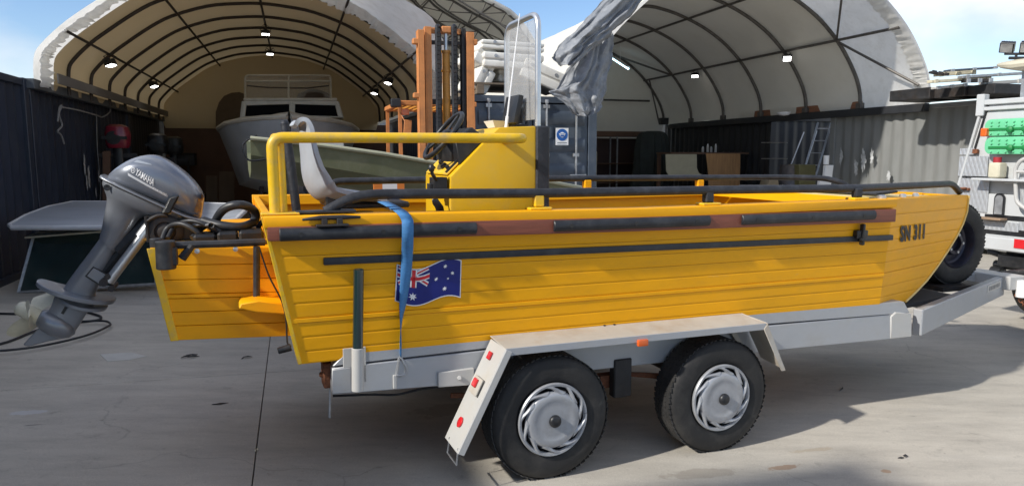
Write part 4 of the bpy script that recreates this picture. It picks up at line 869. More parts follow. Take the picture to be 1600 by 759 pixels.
def make_wheel(parent, u, v, z, flip=False, capped=True, rot=0.0, label=None):
    o = bpy.data.objects.new('wheel', None); scene.collection.objects.link(o); o.parent = parent; base = BASE[parent.name][0]
    o.location = Vector((u, v, z)) - base; o.rotation_euler = (0, rot, R(180) if flip else 0); BASE[o.name] = (Vector((0, 0, 0)), BF)
    return o
ty, tb, cp, hb, rm = wheel_meshes()
w0 = make_wheel(trl, .02, -.06, TR - .006)
src = []
for nm, b_, mt, sh in (('tyre', ty, M_TYRE, 30), ('tread', tb, M_TYRE, 30), ('hubcap', cp, M_CAP, 40), ('hub_centre', hb, M_BLK, 40), ('rim', rm, M_BLK, 40)):
    o = b_.build(nm, mt, w0, sharp=sh, kind='stuff' if nm == 'tread' else None); src.append(o)
for u, v, fl, ro in ((1.03, -.06, 0, .7), (.02, 2 * VC + .06, 1, .2), (1.03, 2 * VC + .06, 1, 1.2)):
    w = make_wheel(trl, u, v, TR - .006 - .018 * u, fl, rot=ro)
    for o in src: c = o.copy(); scene.collection.objects.link(c); c.parent = w
# axles and suspension
m = MB()
for u in (.02, 1.03): m.tube([(u, .12, TR), (u, 2 * VC - .12, TR)], .028, 10)
m.build('axle', M_DARK, trl)
for u in (.49,):
    a, b = P(960, 562, .125), P(986, 618, .125); m = MB(); m.span((a.x, .12, b.z), (b.x, .18, a.z)); m.build('suspension_hanger', M_DARK, trl, bevel=.006)
for v in (.22, 2 * VC - .22):
    m = MB()
    for k in range(3): m.tube([Vector((-.42 + .08 * k, v, .40 - .012 * k)), Vector((0, v, .345 - .014 * k)), Vector((.42 - .08 * k, v, .40 - .012 * k))], .014, 6); m.tube([Vector((.56 + .08 * k, v, .40 - .012 * k)), Vector((.985, v, .335 - .014 * k)), Vector((1.4 - .08 * k, v, .40 - .012 * k))], .014, 6)
    m.span((.42, v - .03, .34), (.56, v + .03, .41)); m.build('leaf_spring', M_RUST, trl)
# draw bar
def zat(u, v, py):
    lo_, hi_ = -1.0, 3.0
    for _ in range(40):
        mid = (lo_ + hi_) / 2; w = BF.w((u, v, mid)) - EYE; fw = w.y * math.cos(PITCH) - w.z * math.sin(PITCH); upv = w.y * math.sin(PITCH) + w.z * math.cos(PITCH)
        if 379.5 - F * upv / fw > py: lo_ = mid
        else: hi_ = mid
    return lo_
D0, D1 = (2.775, CV), (4.56, .80)
zt0, zb0_ = zat(*D0, 484), zat(*D0, 525); zt1, zb1_ = zat(*D1, 432), zat(*D1, 461)
for mi_ in (0, 1):
    a, b = Vector((*D0, 0)), Vector((*D1, 0)); nn = Vector((-(D1[1] - D0[1]), D1[0] - D0[0], 0)).normalized()
    q = [Vector((*D0, zb0_)), Vector((*D1, zb1_)), Vector((*D1, zt1)), Vector((*D0, zt0))]; q2 = [p + nn * .06 for p in q]
    if mi_: q, q2 = [mir(p) for p in q], [mir(p) for p in q2]
    m = MB(); m.hexa(q, q2); m.build('draw_beam', M_ALU, trl, bevel=.006)
    if not mi_:
        f0, f1_ = .74, .93; z_ = lambda f, t_: lerp(lerp(zb0_, zt0, t_), lerp(zb1_, zt1, t_), f)
        pl = [Vector((*[lerp(D0[k], D1[k], f) for k in (0, 1)], z_(f, t_))) - nn * .004 for f, t_ in ((f0, .55), (f1_, .55), (f1_, .9), (f0, .9))]
        m = MB(); m.hexa(pl, [p + nn * .005 for p in pl]); o = m.build('maker_plate', M_ALUW, trl, bevel=.001)
        m = MB()
        for k in range(7):
            f = lerp(f0 + .02, f1_ - .03, k / 6.3); l = [Vector((*[lerp(D0[i_], D1[i_], ff) for i_ in (0, 1)], z_(ff, t_))) - nn * .0055 for ff, t_ in ((f, .62), (f + .014, .62), (f + .014, .82), (f, .82))]; m.add(l, [(0, 1, 2, 3)])
        m.build('worn_print', mat('grey_print', (.2, .2, .2), .6), o)
cpz = zt1
m = MB(); m.prism([Vector((2.6, .3, zt0 - .012)), Vector((3.5, .46, lerp(zt0, zt1, .35) - .012)), Vector((3.5, 2 * VC - .46, lerp(zt0, zt1, .35) - .012)), Vector((2.6, 2 * VC - .3, zt0 - .012))], (0, 0, -.03)); m.build('deck_plate', mat('dark_deck', (.06, .062, .065), .6, var=.25), trl)
m = MB(); m.span((3.45, .5, zt1 - .16), (3.6, 2 * VC - .5, zt1 - .05)); m.each('cross_member', M_ALU, trl, bevel=.004)
m = MB(); m.span((4.5, .72, zt1 - .1), (4.7, 2 * VC - .72, zt1 + .012)); m.build('nose_box', M_ALUW, trl, bevel=.006)
m = MB(); m.tube([Vector((4.62, .70, zt1 - .16)), Vector((4.62, .70, zt1 - .02))], .04, 14); m.build('jockey_clamp', M_WHT, trl, bevel=.003)
m = MB(); m.tube([Vector((4.68, VC, zt1 - .03)), Vector((4.95, VC, zt1 - .02))], [.05, .04], 12); m.lathe([(.001, -.05), (.05, -.04), (.06, 0), (.05, .04), (.001, .05)], (4.98, VC, zt1 - .03), (0, 0, 1), 14); m.build('coupling', M_DARK, trl)
m = MB()                                  # safety chain
cp_ = smooth_path([Vector((4.6, .73, zt1 - .14)), Vector((4.65, .69, zt1 - .22)), Vector((4.74, .71, zt1 - .26)), Vector((4.88, .80, zt1 - .22)), Vector((5.0, .88, zt1 - .1))], 4)
for k in range(len(cp_) - 1):
    a, b = cp_[k], cp_[k + 1]; d = (b - a).normalized(); n_ = d.orthogonal().normalized(); s_ = d.cross(n_); x_ = n_ if k % 2 else s_; c = (a + b) / 2; L_ = (b - a).length * .62
    m.tube([c + d * (math.cos(t_ * math.pi / 5) * L_) + x_ * (math.sin(t_ * math.pi / 5) * .014) for t_ in range(10)], .005, 5, closed=True)
m.build('safety_chain', M_RUST, trl)
# bunks and winch post under the hull
m = MB()
for v in (.45, 2 * VC - .45): m.span((-1.0, v - .05, .585), (2.4, v + .05, .648))
m.each('hull_bunk', mat('bunk_timber', (.1, .07, .05), .8), trl)
# spare wheel leaning at the bow
spc = P(1499, 381, .80)
sw = thing('spare_wheel', 'black spare wheel standing on the draw bar in front of the bow', 'wheel', BF, (spc.x, .80, spc.z))
def shift(b_, sc=1.0):
    n_ = MB(); n_.v = [p * sc + Vector((spc.x, .80, spc.z)) for p in b_.v]; n_.f = list(b_.f); n_.mi = list(b_.mi); return n_
shift(ty, 1.04).build('tyre', M_TYRE, sw, sharp=30); shift(tb, 1.04).build('tread', M_TYRE, sw, sharp=30, kind='stuff')
m = MB(); m.lathe([(.198, .012), (.188, .004), (.178, .02), (.165, .07), (.15, .08), (.10, .07), (.085, .03), (.06, .028), (.058, .06), (.001, .06)], (spc.x, .80, spc.z), (0, 1, 0), 40); rim_ = m.build('rim', mat('black_rim', (.03, .03, .045), .35, .4, var=.2), sw)
m = MB()
for k in range(5): a = k * 2 * math.pi / 5; m.lathe([(.011, 0), (.011, .012), (.001, .012)], Vector((spc.x + math.cos(a) * .073, .83, spc.z + math.sin(a) * .073)), (0, -1, 0), 6)
m.each('wheel_nut', M_GALV, sw)
m = MB(); m.tube([Vector((spc.x, .98, spc.z)), Vector((spc.x, 1.05, spc.z)), Vector((spc.x, 1.05, zt1 - .1))], .03, 8); m.span((spc.x - .25, .72, spc.z - .36), (spc.x + .25, 1.06, spc.z - .325)); m.build('spare_carrier', M_DARK, trl)
# ================================================================ OUTBOARD
OV_ = VC
eng = thing('outboard_motor', 'grey four stroke outboard motor tilted up on the stern pod', 'outboard motor', BF, (P(250, 380, OV_).x, OV_, P(250, 380, OV_).z))
YV = Vector((0, 1, 0))
def ol(pairs, name, material, e=2.6, n=24, sharp=50, parent=eng, sub=3):
    A = smooth_path([P(*a, OV_) for a, b, h in pairs], sub); B = smooth_path([P(*b, OV_) for a, b, h in pairs], sub); H = smooth_path([Vector((h, 0, 0)) for a, b, h in pairs], sub)
    m = MB(); m.loft([super_ring(a, b, YV, h.x, n, e) for a, b, h in zip(A, B, H)]); return m, m.build(name, material, parent, sharp=sharp)
cow_b, cow = ol([((170, 281), (172, 271), .04), ((180, 286), (186, 260), .10), ((200, 295), (207, 248), .148), ((224, 306), (230, 242), .17), ((250, 317), (250, 243.5), .178), ((272, 327), (272, 255), .175), ((290, 334), (293, 271), .16), ((303, 339), (309, 288), .13), ((311, 341), (318, 303), .09), ((315, 338), (319.5, 310), .045)], 'cowling', M_OUT, e=3.0)
ol([((160, 276), (161, 272), .06), ((163, 279.5), (165.5, 275.0), .11), ((200, 296), (202, 291), .168), ((250, 318.5), (252, 313.5), .186), ((290, 336.5), (292, 331.5), .17), ((311, 344), (312, 339), .11), ((318, 346), (319, 343), .07)], 'cowling_seam', mat('seam_silver', (.30, .31, .33), .3, .5, var=.2), e=4)
ol([((162, 280), (306, 343), .158), ((161, 286), (293, 348), .155), ((165, 297), (266, 344), .145), ((168, 306), (236, 338), .125), ((167.5, 318), (222, 341), .108), ((165, 330), (214, 352), .10), ((162, 346), (203, 368), .092), ((158, 365), (187, 389), .085), ((157, 369), (183, 393), .082)], 'lower_cowling', M_OUTD, e=2.8)
ol([((160, 366), (184, 388), .066), ((157, 371), (183, 393), .064), ((140, 394), (172, 414), .06), ((124, 415), (160, 438), .055), ((107, 438), (150, 456), .05), ((98, 452), (150, 462), .048)], 'midsection', M_OUTD, e=2.5)
pl0, pl1 = P(58, 439, OV_), P(181, 469, OV_); d = (pl1 - pl0); nn = Vector((-d.z, 0, d.x)).normalized()
for off, sc0, sc1, hw_, th, nm in ((0, .0, 1.0, .11, .011, 'splash_plate'), (-.045, .30, .93, .085, .009, 'anti_ventilation_plate')):
    m = MB(); ring0 = []; ring1 = []
    for k in range(28):
        a = 2 * math.pi * k / 28; f = lerp(sc0, sc1, .5 - .5 * math.cos(a)); w = hw_ * math.copysign(abs(math.sin(a)) ** .7, math.sin(a)); p = pl0 + d * f + nn * (off - .05 * (abs(w) / hw_) ** 2 * .4) + YV * w; ring0.append(p + nn * th); ring1.append(p - nn * th)
    m.loft([ring0, ring1]); m.build(nm, M_OUTD, eng, bevel=.003, sharp=40)
ol([((88, 455), (156, 468), .045), ((84, 466), (148, 474), .036), ((80, 478), (136, 489), .033), ((74, 488), (124, 508), .034), ((70, 500), (112, 524), .03), ((66, 506), (104, 528), .02)], 'gearcase', M_OUTD, e=2.2)
ga, gb = P(60, 493, OV_), P(116, 521, OV_); m = MB(); dd = gb - ga
m.lathe([(.03, 0), (.047, .02), (.056, dd.length * .3), (.058, dd.length * .55), (.05, dd.length * .8), (.03, dd.length * .95), (.002, dd.length * 1.02)], ga, dd, 24, caps=True); m.build('torpedo', M_OUTD, eng, sharp=60)
sk = [P(*p, OV_) for p in ((60, 512), (36, 538), (44, 541), (78, 532), (106, 527), (96, 508))]; m = MB(); m.prism([p - YV * .008 for p in sk], YV * .016); m.build('skeg', M_OUTD, eng, bevel=.005)
pc = P(50, 490, OV_); ax = -dd.normalized(); px_ = ax.orthogonal().normalized(); py_ = ax.cross(px_)
m = MB(); m.lathe([(.034, -.05), (.038, 0), (.036, .06), (.022, .075), (.001, .08)], pc, ax, 20); prop = m.build('propeller', M_CRM, eng, sharp=50)
for k in range(3):
    a0 = k * 2.094 + .9; m = MB(); rings = []
    for j in range(8):
        f = j / 7; r = lerp(.032, .145, f); w = interp(f, [(0, .03), (.3, .055), (.65, .075), (.9, .06), (1, .025)]); tw = lerp(1.0, .5, f); a = a0 + .25 * f
        rd = px_ * math.cos(a) + py_ * math.sin(a); tg = ax.cross(rd); ch = tg * math.cos(tw) + ax * math.sin(tw); th = ax * math.cos(tw) - tg * math.sin(tw)
        rings.append([pc + rd * r + ch * x_ * w + th * h_ for x_, h_ in ((-1, 0), (-.3, .004), (.4, .004), (1, 0), (.4, -.004), (-.3, -.004))])
    m.loft(rings); m.build('propeller_blade', M_CRM, prop, sharp=50)
q = [P(*p, OV_ - .064) for p in ((144.5, 419), (155, 432), (172, 424.5), (160, 417))]; q = [P(*p, OV_ - .062) for p in ((146, 417.5), (134.5, 431), (156, 445), (168, 430))]
m = MB(); m.hexa(q, [p + YV * .03 for p in q]); o = m.build('access_cover', M_OUTD, eng, bevel=.004)
q2 = [P(*p, OV_ - .0605) for p in ((145.5, 416), (132.5, 431.5), (157, 447.5), (170, 430))]; m = MB(); m.hexa(q2, [p + YV * .03 for p in q2]); m.build('cover_gasket', M_BLK, eng)
q = [P(*p, OV_ - .042) for p in ((95, 489), (99, 491), (105, 481), (101, 479))]; m = MB(); m.hexa(q, [p + YV * .02 for p in q]); m.build('water_intake', M_BLK, eng)
# tilt ram, swivel and clamp brackets
m = MB(); a, b = P(170, 440, OV_ - .09), P(222, 371, OV_ - .09); m.tube([a, b], .024, 12); m.tube([b, b.lerp(a, -.25)], .034, 12); m.build('tilt_ram', M_BARE, eng, sharp=60)
m = MB()
for px, py, r_ in ((166, 437, .020), (178, 446, .016), (172, 428, .014)): m.lathe([(.001, -.09), (r_, -.09), (r_, .05), (.001, .05)], P(px, py, OV_ - .03), YV, 10)
m.each('anode_bolt', M_DARK, eng)
for px0, py0, px1, py1, vv, h0 in ((186, 392, 240, 342, -.03, .05), (150, 440, 200, 380, -.02, .03)):
    m = MB(); m.tube([P(px0, py0, OV_ + vv), P(px1, py1, OV_ + vv)], h0, 10); m.build('swivel_tube', M_BLK, eng)
br = [P(*p, OV_ - .13) for p in ((228, 340), (240, 322), (262, 326), (300, 346), (315, 352), (306, 386), (276, 388), (252, 384), (236, 372))]
for s_ in (-.13, .11):
    m = MB(); m.prism([Vector((p.x, OV_ + s_, p.z)) for p in br], (0, .025, 0)); m.build('clamp_bracket', M_BLK, eng, bevel=.006)
m = MB(); c = P(258, 362, OV_ - .15); m.lathe([(.001, 0), (.07, 0), (.085, .02), (.07, .03), (.05, .03), (.045, .02), (.03, .03), (.001, .03)], c + YV * .02, -YV, 24); m.tube([P(228, 338, OV_ - .16), P(232, 378, OV_ - .15)], .009, 6); m.tube(smooth_path([P(230, 345, OV_ - .16), P(246, 337, OV_ - .16), P(262, 337, OV_ - .16)], 4), .01, 6); m.build('tilt_lever', M_DARK, eng)
m = MB(); hb = P(262, 328, OV_ - .19); ht = P(274, 308, OV_ - .19); m.hexa([hb + Vector((-.03, 0, -.02)), ht + Vector((-.028, 0, .0)), ht + Vector((.02, 0, .01)), hb + Vector((.01, 0, -.02))], [p + YV * .04 for p in (hb + Vector((-.03, 0, -.02)), ht + Vector((-.028, 0, .0)), ht + Vector((.02, 0, .01)), hb + Vector((.01, 0, -.02)))]); m.build('cowling_latch', M_BLK, eng, bevel=.008)
q = [P(*p, OV_ - .12) for p in ((264, 325), (312, 345), (304, 362), (262, 344))]; m = MB(); m.prism([p for p in q], YV * .2); m.build('steering_bracket', M_BLK, eng, bevel=.01)
m = MB(); m.tube([P(300, 352, OV_ - .1), P(330, 352, OV_ - .3), P(325, 356, OV_ + .5)], .014, 8); m.build('steering_arm', M_GALV, eng)
q = [P(*p, OV_ - .04) for p in ((160, 291), (171, 292), (171, 299), (163, 299))]
m = MB(); m.lathe([(.014, 0), (.016, .003), (.01, .004), (.001, .0)], P(167.5, 293, OV_ - .128), -YV, 14); m.build('telltale_port', M_BLK, eng)
# cowling graphics wrapped on the shell
bvh = BVHTree.FromPolygons(cow_b.v, cow_b.f)
def wrap(p, off=.003):
    h = bvh.ray_cast(Vector((p.x, OV_ - 1, p.z)), YV); return Vector((p.x, (h[0].y if h[0] else OV_ - .17) - off, p.z))
def graphic(vs, fs, cor, name, material, off=.003, sub=True):
    xs = [v[0] for v in vs]; ys = [v[1] for v in vs]; x0, x1, y0, y1 = min(xs), max(xs), min(ys), max(ys); c = [P(*k, OV_ - .16) for k in cor]; m = MB()
    m.add([wrap(c[0].lerp(c[1], (v[0] - x0) / (x1 - x0)).lerp(c[3].lerp(c[2], (v[0] - x0) / (x1 - x0)), (v[1] - y0) / (y1 - y0)), off) for v in vs], fs); return m.build(name, material, eng, recalc=False)
vs, fs = text_mesh('YAMAHA', 1.0, shear=0.0, bold=.02); graphic(vs, fs, ((210.5, 272.5), (240, 291), (242.5, 280), (214, 263)), 'maker_lettering', M_WHT)
def ringmesh(cx, cy, r0, r1, n=24):
    v = [(cx + math.cos(2 * math.pi * k / n) * r, cy + math.sin(2 * math.pi * k / n) * r) for r in (r0, r1) for k in range(n)]; return v, [(k, (k + 1) % n, n + (k + 1) % n, n + k) for k in range(n)]
v1, f1__ = ringmesh(0, 0, .8, 1.0); 
for k in range(3):
    a = math.pi / 2 + k * 2.094; n_ = len(v1); v1 = v1 + [(math.cos(a) * .85 , math.sin(a) * .85), (math.cos(a + .9) * .16, math.sin(a + .9) * .16), (math.cos(a - .9) * .16, math.sin(a - .9) * .16)]; f1__ = f1__ + [(n_, n_ + 1, n_ + 2)]
graphic(v1, f1__, ((203.5, 268.5), (209.5, 272), (212.5, 264), (206.5, 260.5)), 'tuning_fork_emblem', M_WHT)
st = [(i / 12, j) for j in (0, 1) for i in range(13)]; sf = [(i, i + 1, 13 + i + 1, 13 + i) for i in range(12)]
graphic(st, sf, ((200, 274.5), (262, 308), (262.5, 305), (199, 270)), 'cowling_stripe', mat('pale_stripe', (.55, .57, .60), .35, var=.05), .002)
graphic([(i / 12 + .0, j + .02 * i) for j in (0, 1) for i in range(13)], sf, ((208, 253.5), (238, 259), (236, 256), (214, 249)), 'cowling_painted_highlight', mat('painted_highlight', (.3, .33, .37), .35), .002)  # flat pale strip: a highlight put into the colour of the cowling top
vs, fs = text_mesh('FOUR STROKE', 1.0, shear=.2); graphic(vs, fs, ((239, 295.5), (260, 307), (261, 303), (240, 292)), 'small_lettering', M_WHT)
q = [(306, 318), (318, 302), (319.5, 311), (314, 332), (303, 338)]
gr = [(i / 8, j / 4) for j in range(5) for i in range(9)]; gf = [(j * 9 + i, j * 9 + i + 1, (j + 1) * 9 + i + 1, (j + 1) * 9 + i) for j in range(4) for i in range(8)]
graphic(gr, gf, ((300, 338), (312, 340), (317.5, 304), (312, 303)), 'bare_primer_wear', mat('worn_primer', (.33, .17, .05), .7, var=.6, scale=20, dirt=(.12, .14, .18), damt=1.0, dscale=14), .003)
# ================================================================ GREEN DINGHY ON STANDS
M_OLV = mat('olive_hull_paint', (.15, .16, .085), .5, var=.12, scale=4, dirt=(.28, .28, .2), damt=.4, dscale=5)
M_OLD = mat('olive_inside', (.10, .11, .07), .6, var=.2)
din = thing('dinghy', 'olive green open dinghy on stands behind the yellow boat', 'dinghy', BF, (-.6, 3.8, .9))
gun = [P(391, 217, 3.05), P(501, 228, 3.05), P(600, 241.5, 3.05), P(685, 256, 3.08), P(770, 270.5, 3.18), P(855, 284, 3.34), P(925, 297, 3.66)]
low = [P(391, 242, 3.07), P(510, 260, 3.07), P(617, 276, 3.07), P(690, 287, 3.10), P(775, 298, 3.2), P(858, 307, 3.36), P(925, 309, 3.67)]
CD = 3.76; dm = lambda p: Vector((p.x, 2 * CD - p.y, p.z)); m = MB(); rings = []
for g, l in zip(gun, low):
    l = Vector((g.x, l.y, l.z)); k = .62; ch = Vector((g.x, lerp(l.y, CD, .25), l.z - .22 * k)); ke = Vector((g.x, CD, l.z - .34 * k))
    rings.append([g, l, ch, ke, dm(ch), dm(l), dm(g), dm(g) + Vector((0, -.03, 0)), dm(l) + Vector((0, -.03, .02)), Vector((g.x, CD, l.z - .1)), l + Vector((0, .03, .02)), g + Vector((0, .03, 0))])
m.loft(rings); m.build('hull', M_OLV, din, sharp=30)
m = MB(); m.tube([p + Vector((0, -.01, .005)) for p in gun], .018, 8); m.tube([dm(p + Vector((0, -.01, .005))) for p in gun], .018, 8); m.build('gunwale_rail', mat('pale_olive_edge', (.4, .4, .28), .5, var=.1), din)
m = MB()
for k in (1, 3): a = gun[k]; m.hexa([a + Vector((-.12, .05, -.05)), dm(a) + Vector((-.12, -.05, -.05)), dm(a) + Vector((.12, -.05, -.06)), a + Vector((.12, .05, -.06))], [p + Vector((0, 0, -.02)) for p in (a + Vector((-.12, .05, -.05)), dm(a) + Vector((-.12, -.05, -.05)), dm(a) + Vector((.12, -.05, -.06)), a + Vector((.12, .05, -.06)))])
m.each('thwart', M_OLD, din)
a, b = P(497, 225, 3.1), P(537, 231, 3.1); m = MB(); m.hexa([a + Vector((0, -.02, 0)), b + Vector((0, -.02, 0)), b + Vector((0, .06, 0)), a + Vector((0, .06, 0))], [p + Vector((0, 0, .05)) for p in (a + Vector((0, -.02, 0)), b + Vector((0, -.02, 0)), b + Vector((0, .06, 0)), a + Vector((0, .06, 0)))]); m.build('rod_holder_rail', M_ALUW, din, bevel=.008)
m = MB(); g0 = gun[0]; m.tube(smooth_path([g0 + Vector((.05, 0, .03)), g0 + Vector((-.06, -.02, -.05)), g0 + Vector((-.02, -.02, -.17)), g0 + Vector((.12, -.02, -.16))], 5), .008, 6); m.build('bumper_cord', M_BLK, din)
m = MB()
for u in (gun[1].x, gun[4].x):
    zt = interp(u, [(p.x, p.z) for p in low]) - .22; m.span((u - .04, 3.2, zt - .06), (u + .04, 4.3, zt))
    for v in (3.3, 4.2): m.tube([Vector((u, v, zt - .05)), Vector((u - .15, v, -.1))], .025, 6); m.tube([Vector((u, v, zt - .05)), Vector((u + .15, v, -.1))], .025, 6)
m.each('stand', M_DARK, din)
# striped barrier board and dark crate beside it
a, b = P(584, 286, 2.55), P(632, 299, 2.55); bb = thing('barrier_board', 'orange and white striped barrier board leaning behind the far rail', 'barrier board', BF, ((a.x + b.x) / 2, 2.55, b.z))
M_ORG = mat('orange_board', (.72, .22, .04), .5, var=.08)
for x0, x1, mt in ((0, .28, M_ORG), (.28, .76, M_WHT), (.76, 1, M_ORG)):
    m = MB(); m.span((lerp(a.x, b.x, x0), 2.55, b.z - .1), (lerp(a.x, b.x, x1), 2.575, a.z)); m.build('stripe_panel', mt, bb)
m = MB()
for u in (a.x + .03, b.x - .03): m.span((u - .015, 2.58, -.1), (u + .015, 2.61, a.z))
m.each('leg', M_DARK, bb)
# ================================================================ FORKLIFT
M_FKO = mat('faded_orange_paint', (.60, .23, .07), .55, var=.15, scale=5, dirt=(.30, .13, .06), damt=.6, dscale=8, bump=.06)
M_FKY = mat('amber_paint', (.55, .24, .04), .5, var=.2, scale=6, dirt=(.2, .1, .05), damt=.5, dscale=9)
fk = thing('forklift', 'orange forklift with a tall mast parked before the middle container', 'forklift', TF, (5.35, -.3, 0)); MT = -1.25
def tz(px, py, t=MT): return T(px, py, t)
gzf = -.1
def channel(x0, x1, t0_, t1_, z0, z1, name, mt, parent=fk, open_=1):
    m = MB(); w = .02; m.span((x0, t0_, z0), (x0 + w, t1_, z1)) if open_ > 0 else m.span((x1 - w, t0_, z0), (x1, t1_, z1)); m.span((x0 + (w if open_ > 0 else 0), t0_, z0), (x1 - (0 if open_ > 0 else w), t0_ + w, z1)); m.span((x0 + (w if open_ > 0 else 0), t1_ - w, z0), (x1 - (0 if open_ > 0 else w), t1_, z1)); return m.build(name, mt, parent, bevel=.004)
za = tz(670, 41).z; L0, L1, L2 = tz(653, 60).x, tz(663, 60).x, tz(675, 60).x; R0, R1, R2 = tz(722, 60).x, tz(729, 60).x, tz(741, 60).x
channel(L0, L1, MT, MT + .16, gzf, za - .05, 'mast_rail', M_FKO); channel(L1 + .012, L2, MT + .03, MT + .15, .3, za, 'inner_mast_rail', M_FKO, open_=1)
channel(R1, R2, MT, MT + .16, gzf, za - .05, 'mast_rail', M_FKO, open_=-1); channel(R0, R1 - .004, MT + .03, MT + .15, .3, za, 'inner_mast_rail', M_DARK, open_=-1)
for y0, y1, mt in ((43, 52, M_FKO), (63, 69, M_DARK), (155, 163, M_DARK)):
    m = MB(); m.span((L2, MT + .06, tz(697, y1).z), (R0, MT + .12, tz(697, y0).z)); m.build('mast_crossmember', mt, fk, bevel=.006)
for (x, y0, y1) in ((L0 - .04, 60, 69), (L0 - .04, 145, 153), (R2 + .0, 57, 66)):
    m = MB(); m.span((x - .03, MT + .0, tz(656, y1).z), (x + .05, MT + .1, tz(656, y0).z)); m.build('mast_stop', M_FKO, fk, bevel=.01)
c = tz(698, 60); m = MB(); m.tube([Vector((c.x, MT + .06, .35)), Vector((c.x, MT + .06, tz(698, 80).z))], .054, 16); m.lathe([(.064, 0), (.064, .03)], (c.x, MT + .06, tz(698, 82).z), (0, 0, 1), 16, caps=True); m.lathe([(.064, 0), (.064, .025)], (c.x, MT + .06, tz(698, 112).z), (0, 0, 1), 16, caps=True); m.build('lift_cylinder', M_FKY, fk)
m = MB(); m.tube([Vector((c.x, MT + .06, tz(698, 80).z)), Vector((c.x, MT + .06, tz(698, 50).z))], .028, 12); m.build('piston_rod', M_BARE, fk)
m = MB(); m.span((c.x - .07, MT + .0, tz(698, 52).z), (c.x + .07, MT + .15, tz(698, 41).z)); m.build('cylinder_head', M_FKO, fk, bevel=.015)
for px in (684.5, 710):
    cx_ = tz(px, 60).x; zt_ = tz(px, 42).z; m = MB()
    for k in range(34):
        z_ = zt_ - .05 - k * .06; m.box((cx_, MT - .02, z_), (.05 if k % 2 else .035, .04, .052))
    m.build('lift_chain', M_DARK, fk, kind='stuff')
    m = MB(); m.tube(fillet([Vector((cx_ - .02, MT + .0, 1.2)), Vector((cx_ - .02, MT + .0, zt_ + .02)), Vector((cx_ + .04, MT + .08, zt_ + .02)), Vector((cx_ + .04, MT + .1, 1.4))], .06), .024, 8); m.build('hydraulic_hose', M_RUB, fk)
m = MB(); m.span((L0, MT - .08, .25), (R2, MT - .03, .36)); m.span((L0, MT - .08, .62), (R2, MT - .03, .72)); m.build('fork_carriage', M_DARK, fk, bevel=.006)
for x in (L0 + .12, R2 - .12): m = MB(); m.span((x - .05, MT - .12, .0), (x + .05, MT - .08, .7)); m.span((x - .05, MT - 1.05, -.04), (x + .05, MT - .08, 0)); m.build('fork_tine', M_DARK, fk, bevel=.006)
# body, guard
GX0, GX1 = 4.80, 5.88; gt0, gt1 = -.72, .75; zr = T(660, 158, gt0).z
for (x, t_) in ((GX0, gt0), (GX1, gt0), (GX0, gt1), (GX1, gt1)):
    m = MB(); m.tube([Vector((x, t_, .9)), Vector((x, t_ + (.03 if t_ < 0 else -.05), zr - .06))], .035, 4); m.build('guard_post', M_FKO, fk)
m = MB(); m.span((GX0 - .04, gt0 - .04, zr - .07), (GX1 + .04, gt0 + .04, zr)); m.span((GX0 - .04, gt1 - .04, zr - .07), (GX1 + .04, gt1 + .04, zr)); m.span((GX0 - .04, gt0 + .042, zr - .07), (GX0 + .04, gt1 - .042, zr)); m.span((GX1 - .04, gt0 + .042, zr - .07), (GX1 + .04, gt1 - .042, zr)); m.build('guard_frame', M_FKO, fk, bevel=.01)
for k in range(9): x = lerp(GX0 + .12, GX1 - .12, k / 8); m = MB(); m.span((x - .02, gt0 + .042, zr - .055), (x + .02, gt1 - .042, zr - .02)); m.build('guard_bar', M_FKY, fk)
a = T(618, 161, gt0 - .1); m = MB(); m.box(a, (.14, .12, .12)); m.build('work_lamp', M_BLK, fk, bevel=.015)
a = T(633, 175, gt0 - .05); m = MB(); m.box(a, (.11, .06, .09)); m.build('indicator_lamp', M_AMB, fk, bevel=.01)
a = T(637, 198, gt0 - .05); m = MB(); m.box(a, (.11, .02, .19), rotm(y=R(5))); m.tube([a, a + Vector((-.1, .05, .2))], .01, 6); m.build('wing_mirror', M_FKO, fk, bevel=.008)
m = MB(); m.prism([(GX0 + .0, gt0 + .0, .25), (GX0, gt0, .95), (GX0, gt0 + .25, 1.05), (GX0, gt0 + .3, .55), (GX0, .1, .55), (GX0, .15, 1.05), (GX0, 1.2, 1.0), (GX0, 1.35, .7), (GX0, 1.3, .25)], (GX1 - GX0, 0, 0)); m.build('body', M_FKO, fk, bevel=.03, seg=2)
m = MB(); m.span((GX0 + .3, .0, .56), (GX1 - .3, .5, .72)); m.span((GX0 + .3, .46, .72), (GX1 - .3, .58, 1.35)); m.build('driver_seat', M_BLK, fk, bevel=.04, seg=2)
c = Vector(((GX0 + GX1) / 2 - .05, gt0 + .35, 1.25)); m = MB(); m.tube([c + Vector((math.cos(k / 12 * math.pi) * .19, math.sin(k / 12 * math.pi) * .12, math.sin(k / 12 * math.pi) * .1)) for k in range(24)], .015, 6, closed=True); m.tube([c, c + Vector((0, -.2, -.3))], .02, 6); m.build('steering_wheel', M_BLK, fk)
for x, t_, r in ((GX0 + .05, -.45, .33), (GX1 - .05, -.45, .33), (GX0 + .1, .95, .26), (GX1 - .1, .95, .26)):
    m = MB(); m.lathe([(r * .5, -.11), (r * .92, -.11), (r, -.07), (r, .07), (r * .92, .11), (r * .5, .11)], (x, t_, r - .1), (1, 0, 0), 24); m.lathe([(r * .5, -.1), (.001, -.06)], (x, t_, r - .1), (1, 0, 0), 16); m.lathe([(r * .5, .1), (.001, .06)], (x, t_, r - .1), (1, 0, 0), 16); m.build('wheel', M_TYRE, fk, sharp=30)
